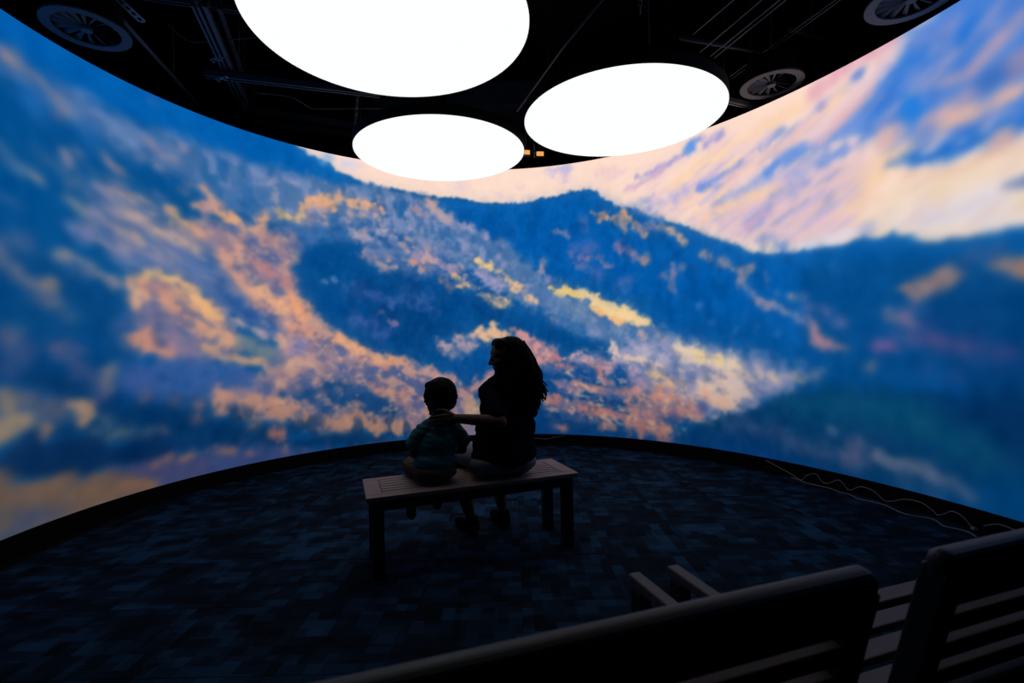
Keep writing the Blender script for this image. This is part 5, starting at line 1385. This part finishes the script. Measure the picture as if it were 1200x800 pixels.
# ---- woman: local x = her right, y = the way she faces, z up
W0 = Vector((-0.7827, 2.5636, 0)) + Vector((math.cos(BA), math.sin(BA), 0)) * 0.86 + Vector((-math.sin(BA), math.cos(BA), 0)) * 0.17
woman = thing('person', 'woman with long dark hair, dark t-shirt and pale shorts, arm around the child', 'person', W0, BA)
hs, h_at, h_R = head_shapes((-0.010, 0.0, 1.172), (-1, 0.10, 0), 1.02, 0.16)
ELB, WRI = (-0.118, -0.185, 0.800), (-0.365, -0.150, 0.832)
body = hs + [
    ('c', (0.012, 0.0, 1.11), (0.008, -0.01, 0.98), 0.052, 0.062),
    ('e', (0, 0, 0.90), (0.155, 0.095, 0.14)), ('e', (-0.01, 0, 0.72), (0.150, 0.10, 0.15)), ('e', (-0.03, 0.0, 0.56), (0.165, 0.115, 0.105)),
    ('c', (-0.13, -0.01, 0.965), (0.14, -0.01, 0.965), 0.05, 0.05),
    ('c', (-0.14, -0.02, 0.965), ELB, 0.048, 0.040), ('c', ELB, WRI, 0.040, 0.026),
    ('c', (0.14, -0.01, 0.96), (0.155, 0.10, 0.73), 0.048, 0.038), ('c', (0.155, 0.10, 0.73), (0.03, 0.27, 0.655), 0.037, 0.026),
    ('c', (-0.11, 0.02, 0.545), (-0.235, 0.37, 0.515), 0.088, 0.058), ('c', (0.06, 0.02, 0.545), (0.035, 0.40, 0.515), 0.088, 0.058),
    ('c', (-0.235, 0.37, 0.505), (-0.228, 0.315, 0.29), 0.054, 0.052), ('c', (-0.228, 0.315, 0.29), (-0.175, 0.285, 0.085), 0.050, 0.030),
    ('c', (0.035, 0.40, 0.505), (0.035, 0.355, 0.28), 0.054, 0.052), ('c', (0.035, 0.355, 0.28), (0.056, 0.325, 0.085), 0.050, 0.030),
    ('c', (-0.175, 0.275, 0.05), (-0.20, 0.38, 0.032), 0.022, 0.012), ('c', (0.056, 0.315, 0.05), (0.048, 0.42, 0.032), 0.022, 0.012)]
body += hand_shapes(WRI, (-0.96, 0.20, -0.16), (0, 0.1, 1), (0.0, -1, 0.1), 0.170, (0.10, 0.22, 0.25), 0.16)
body += hand_shapes((0.03, 0.27, 0.655), (-0.75, 0.55, -0.30), (0.3, 0.9, 0.3), (0.1, -0.2, 1), 0.165)
fuse('body', body, MATS['skin'], woman, 0.0042, 4)
fuse('t_shirt', [('e', (-0.040, -0.014, 0.568), (0.206, 0.156, 0.104)), ('e', (-0.038, -0.003, 0.64), (0.200, 0.146, 0.13)), ('e', (-0.022, 0, 0.73), (0.194, 0.135, 0.14)), ('e', (0.0, 0, 0.86), (0.182, 0.120, 0.14)),
      ('e', (-0.075, 0.085, 0.85), (0.075, 0.07, 0.075)), ('e', (0.075, 0.085, 0.85), (0.075, 0.07, 0.075)),
      ('c', (-0.125, -0.012, 0.962), (0.14, -0.012, 0.955), 0.062, 0.062), ('c', (0.006, -0.005, 0.95), (0.008, -0.008, 1.02), 0.105, 0.070), ('c', (-0.035, -0.005, 1.012), (-0.125, -0.02, 0.955), 0.072, 0.068),
      ('c', (-0.138, -0.02, 0.955), (-0.128, -0.145, 0.842), 0.063, 0.066), ('c', (0.145, -0.01, 0.95), (0.155, 0.06, 0.82), 0.060, 0.062)],
     MATS['navy_shirt'], woman, 0.006, 6, (0.005, 0.10, 0.05, 6))
fuse('shorts', [('e', (-0.055, -0.015, 0.535), (0.200, 0.135, 0.082)), ('e', (-0.13, -0.03, 0.53), (0.13, 0.118, 0.077)), ('e', (0.035, -0.03, 0.53), (0.12, 0.118, 0.077)),
      ('c', (-0.13, 0.03, 0.542), (-0.215, 0.29, 0.535), 0.090, 0.078), ('c', (0.05, 0.03, 0.542), (0.04, 0.31, 0.535), 0.090, 0.078)],
     MATS['grey_shorts'], woman, 0.006, 6, (0.003, 0.06, 0.05, 4))
for hx, hy, tx, ty in ((-0.172, 0.262, -0.222, 0.455), (0.057, 0.302, 0.044, 0.50)):
    sh_ = fuse('shoe', [('c', (hx, hy, 0.042), (tx, ty, 0.030), 0.040, 0.030), ('c', (hx, hy, 0.05), (hx, hy + 0.02, 0.088), 0.042, 0.040), ('c', ((hx + tx) / 2, (hy + ty) / 2, 0.028), (tx, ty - 0.01, 0.03), 0.042, 0.03)], MATS['shoe_black'], woman, 0.005, 4)
    fuse('sole', [('e', (hx, hy + 0.01, 0.008), (0.036, 0.045, 0.008)), ('e', ((hx + tx) / 2, (hy + ty) / 2, 0.008), (0.033, 0.09, 0.008)), ('e', (tx, ty - 0.01, 0.008), (0.034, 0.05, 0.008))], MATS['rubber'], sh_, 0.004, 1)
for q in (-1, 1):
    bm = bmesh.new()
    r = bmesh.ops.create_uvsphere(bm, u_segments=12, v_segments=8, radius=0.0125)
    c_ = h_at(0.074, q * 0.031, -0.004)
    for v in r['verts']:
        v.co += c_
    bm_obj('eye', bm, MATS['eye_white'], woman, True)

def strand_hair(name, starts, ends, bow, rad, mat, parent, cap, waves=0.010, seed=3, n=16):
    """locks of hair drawn from the scalp to their tips over a solid cap."""
    rnd = random.Random(seed)
    bm = bmesh.new()
    for s, e, bw in zip(starts, ends, bow):
        s, e, bw = Vector(s), Vector(e), Vector(bw)
        ph, fq = rnd.uniform(0, 6.28), rnd.uniform(1.6, 2.6)
        pts, rr_ = [], []
        for i in range(n + 1):
            t = i / n
            p = s * (1 - t) ** 2 + bw * 2 * t * (1 - t) + e * t * t
            wv = waves * t * t
            p = p + Vector((math.sin(fq * 6.28 * t + ph), math.cos(fq * 6.28 * t + ph) * 0.8, 0)) * wv
            pts.append(p)
            rr_.append(rad * (0.55 + 0.9 * math.sin(math.pi * min(1, 0.12 + 0.86 * t)) * (1 - 0.45 * t)) * rnd.uniform(0.9, 1.1))
        add_tube(bm, pts, rr_, 7)
    tmp = bpy.data.meshes.new('x')
    bm.to_mesh(tmp); bm.free()
    o = fuse(name, cap, mat, parent, 0.005, 4, (0.003, 0.02, 0.08, 0))
    bm = bmesh.new()
    bm.from_mesh(o.data); bm.from_mesh(tmp)
    bmesh.ops.recalc_face_normals(bm, faces=bm.faces)
    bm.to_mesh(o.data); bm.free()
    bpy.data.meshes.remove(tmp)
    o.data.polygons.foreach_set('use_smooth', [True] * len(o.data.polygons))
    return o
rnd = random.Random(11)
ST_, EN_, BW_ = [], [], []
for i in range(230):
    a = rnd.uniform(-0.15, 1.0)                   # 0 camera side temple ... 1 back of the head
    th_ = math.radians(-105 + 130 * a)            # round the head, -90 = towards the camera
    h = rnd.uniform(0.03, 0.09)
    s = Vector((0.018 + 0.085 * math.cos(th_), 0.0 + 0.080 * math.sin(th_), 1.172 + h))
    u_ = rnd.random()
    e = Vector((0.055 + 0.125 * u_ + rnd.uniform(-.02, .02), -0.125 + 0.09 * u_ * rnd.random() + rnd.uniform(-.02, .01), 0.985 - 0.125 * math.sin(math.pi * min(1, .15 + .75 * u_)) + rnd.uniform(-.03, .03)))
    bwp = Vector((0.05 + 0.115 * math.cos(th_) + 0.05 * u_, 0.115 * math.sin(th_) - 0.03, 1.11 + rnd.uniform(-.03, .03)))
    ST_.append(s); EN_.append(e); BW_.append(bwp)
for i in range(40):                               # curls that stand off beyond the shoulder
    ST_.append(Vector((0.105, -0.02 + rnd.uniform(-.05, .05), 1.18)))
    EN_.append(Vector((0.185 + rnd.uniform(-.02, .035), -0.06 + rnd.uniform(-.05, .03), 0.935 + rnd.uniform(-.055, .05))))
    BW_.append(Vector((0.135, -0.03, 1.09)))
strand_hair('hair', ST_, EN_, BW_, 0.0066, MATS['hair'], woman,
     [('e', (0.022, 0.0, 1.197), (0.102, 0.087, 0.094)), ('c', (-0.055, 0.035, 1.243), (-0.055, -0.035, 1.243), 0.036, 0.036), ('c', (-0.076, 0.02, 1.225), (-0.072, -0.03, 1.218), 0.02, 0.018),
      ('c', (0.0, -0.062, 1.20), (0.035, -0.085, 1.03), 0.034, 0.035), ('c', (0.0, 0.062, 1.20), (0.035, 0.07, 1.05), 0.034, 0.03),
      ('c', (0.075, -0.01, 1.16), (0.13, -0.065, 0.975), 0.060, 0.055), ('c', (0.05, -0.07, 1.08), (0.10, -0.10, 0.94), 0.045, 0.045), ('c', (0.135, -0.06, 0.985), (0.135, -0.085, 0.90), 0.050, 0.03), ('c', (0.125, -0.03, 1.08), (0.165, -0.06, 0.95), 0.045, 0.042), ('c', (0.168, -0.06, 0.96), (0.150, -0.07, 0.885), 0.042, 0.03)], 0.014, 5)

# ---- child
C0 = Vector((-0.7827, 2.5636, 0)) + Vector((math.cos(BA), math.sin(BA), 0)) * 0.42 + Vector((-math.sin(BA), math.cos(BA), 0)) * 0.17
child = thing('person', 'small child with short dark hair, teal t-shirt and brown shorts on the bench', 'person', C0, BA)
hs, c_at, c_R = head_shapes((0.012, 0.005, 0.938), (-0.55, 0.83, 0), 0.97, 0.08)
body = hs + [
    ('c', (0.010, 0.0, 0.89), (0.006, -0.005, 0.79), 0.041, 0.050),
    ('e', (0.0, 0, 0.69), (0.100, 0.066, 0.11)), ('e', (-0.02, 0, 0.57), (0.100, 0.072, 0.10)), ('c', (-0.085, 0, 0.755), (0.095, 0, 0.742), 0.034, 0.034),
    ('c', (-0.095, 0, 0.752), (-0.145, 0.01, 0.625), 0.034, 0.027), ('c', (-0.145, 0.01, 0.625), (-0.10, 0.15, 0.585), 0.027, 0.019),
    ('c', (0.105, 0, 0.738), (0.150, 0.03, 0.615), 0.034, 0.027), ('c', (0.150, 0.03, 0.615), (0.09, 0.16, 0.585), 0.027, 0.019),
    ('c', (-0.075, 0.01, 0.51), (-0.125, 0.275, 0.505), 0.055, 0.042), ('c', (0.04, 0.01, 0.51), (0.035, 0.285, 0.505), 0.055, 0.042),
    ('c', (-0.125, 0.285, 0.50), (-0.126, 0.300, 0.235), 0.040, 0.025), ('c', (0.035, 0.295, 0.50), (0.045, 0.325, 0.265), 0.040, 0.025),
    ('c', (-0.126, 0.300, 0.21), (-0.120, 0.375, 0.175), 0.022, 0.02), ('c', (0.045, 0.325, 0.235), (0.05, 0.40, 0.205), 0.022, 0.02)]
body += hand_shapes((-0.10, 0.15, 0.585), (0.35, 0.9, -0.25), (0.8, 0.1, 0.5), (-0.3, 0.2, 1), 0.115)
body += hand_shapes((0.09, 0.16, 0.585), (-0.45, 0.85, -0.25), (-0.8, 0.1, 0.5), (0.3, 0.2, 1), 0.115)
fuse('body', body, MATS['skin'], child, 0.0038, 4)
fuse('t_shirt', [('e', (-0.022, -0.005, 0.575), (0.122, 0.096, 0.075)), ('e', (-0.012, 0, 0.66), (0.122, 0.088, 0.12)), ('c', (-0.085, 0, 0.760), (0.10, 0, 0.746), 0.046, 0.046), ('c', (0.006, 0, 0.765), (0.008, 0, 0.808), 0.078, 0.050), ('c', (-0.02, 0, 0.79), (-0.09, 0, 0.757), 0.05, 0.046), ('c', (0.03, 0, 0.785), (0.10, 0, 0.745), 0.05, 0.046),
      ('c', (-0.095, 0, 0.745), (-0.138, 0.005, 0.690), 0.046, 0.050), ('c', (0.11, 0, 0.732), (0.146, 0.02, 0.672), 0.046, 0.050)],
     MATS['teal_shirt'], child, 0.005, 4, (0.006, 0.07, 0.035, 9))
fuse('shorts', [('e', (-0.025, -0.01, 0.513), (0.128, 0.105, 0.062)), ('c', (-0.08, 0.02, 0.512), (-0.130, 0.215, 0.508), 0.060, 0.055), ('c', (0.045, 0.02, 0.512), (0.038, 0.225, 0.508), 0.060, 0.055)],
     MATS['khaki_shorts'], child, 0.005, 4, (0.0035, 0.04, 0.03, 8))
for ax, ay, az, tx, ty, tz in ((-0.126, 0.300, 0.205, -0.120, 0.40, 0.165), (0.045, 0.325, 0.235, 0.05, 0.425, 0.195)):
    fuse('shoe', [('c', (ax, ay - 0.012, az - 0.022), (tx, ty, tz - 0.008), 0.030, 0.024), ('c', (ax, ay - 0.006, az - 0.02), (ax, ay, az + 0.018), 0.030, 0.030), ('c', (ax, ay - 0.01, az - 0.034), (tx, ty - 0.005, tz - 0.016), 0.025, 0.022)], MATS['shoe_black'], child, 0.0045, 3)
    fuse('sock', [('c', (ax, ay, az + 0.01), (ax, ay - 0.002, az + 0.045), 0.0295, 0.0285)], MATS['sock_white'], child, 0.0045, 2)
for q in (-1, 1):
    bm = bmesh.new()
    r = bmesh.ops.create_uvsphere(bm, u_segments=12, v_segments=8, radius=0.0118)
    c_ = c_at(0.074, q * 0.031, -0.004)
    for v in r['verts']:
        v.co += c_
    bm_obj('eye', bm, MATS['eye_white'], child, True)
# short hair: a cap over skull, temples and nape, broken up by tufts
rnd = random.Random(4)
ST_, EN_, BW_ = [], [], []
for i in range(170):
    ph = rnd.uniform(-2.35, 2.35) + math.pi       # round the head from temple over the nape to temple
    el = rnd.uniform(-0.25, 1.35)
    d = c_R @ Vector((math.cos(el) * math.cos(ph), math.cos(el) * math.sin(ph), math.sin(el)))
    dn = c_R @ Vector((0.5 * math.cos(ph), 0.5 * math.sin(ph), -1)).normalized()
    base = c_at(-0.012, 0, 0.022)
    s = base + Vector((d.x * 0.086, d.y * 0.086, d.z * 0.088))
    e = s + dn * 0.024 + d * 0.001
    ST_.append(s); EN_.append(e); BW_.append((s + e) / 2 + d * 0.004)
strand_hair('hair', ST_, EN_, BW_, 0.0042, MATS['hair'], child,
     [('e', c_at(-0.014, 0, 0.030), (0.099, 0.0890, 0.090), c_R), ('e', c_at(-0.045, 0, -0.020), (0.060, 0.076, 0.066), c_R), ('c', c_at(0.038, 0.036, 0.074), c_at(0.038, -0.036, 0.074), 0.030, 0.030)], 0.002, 6, 5)
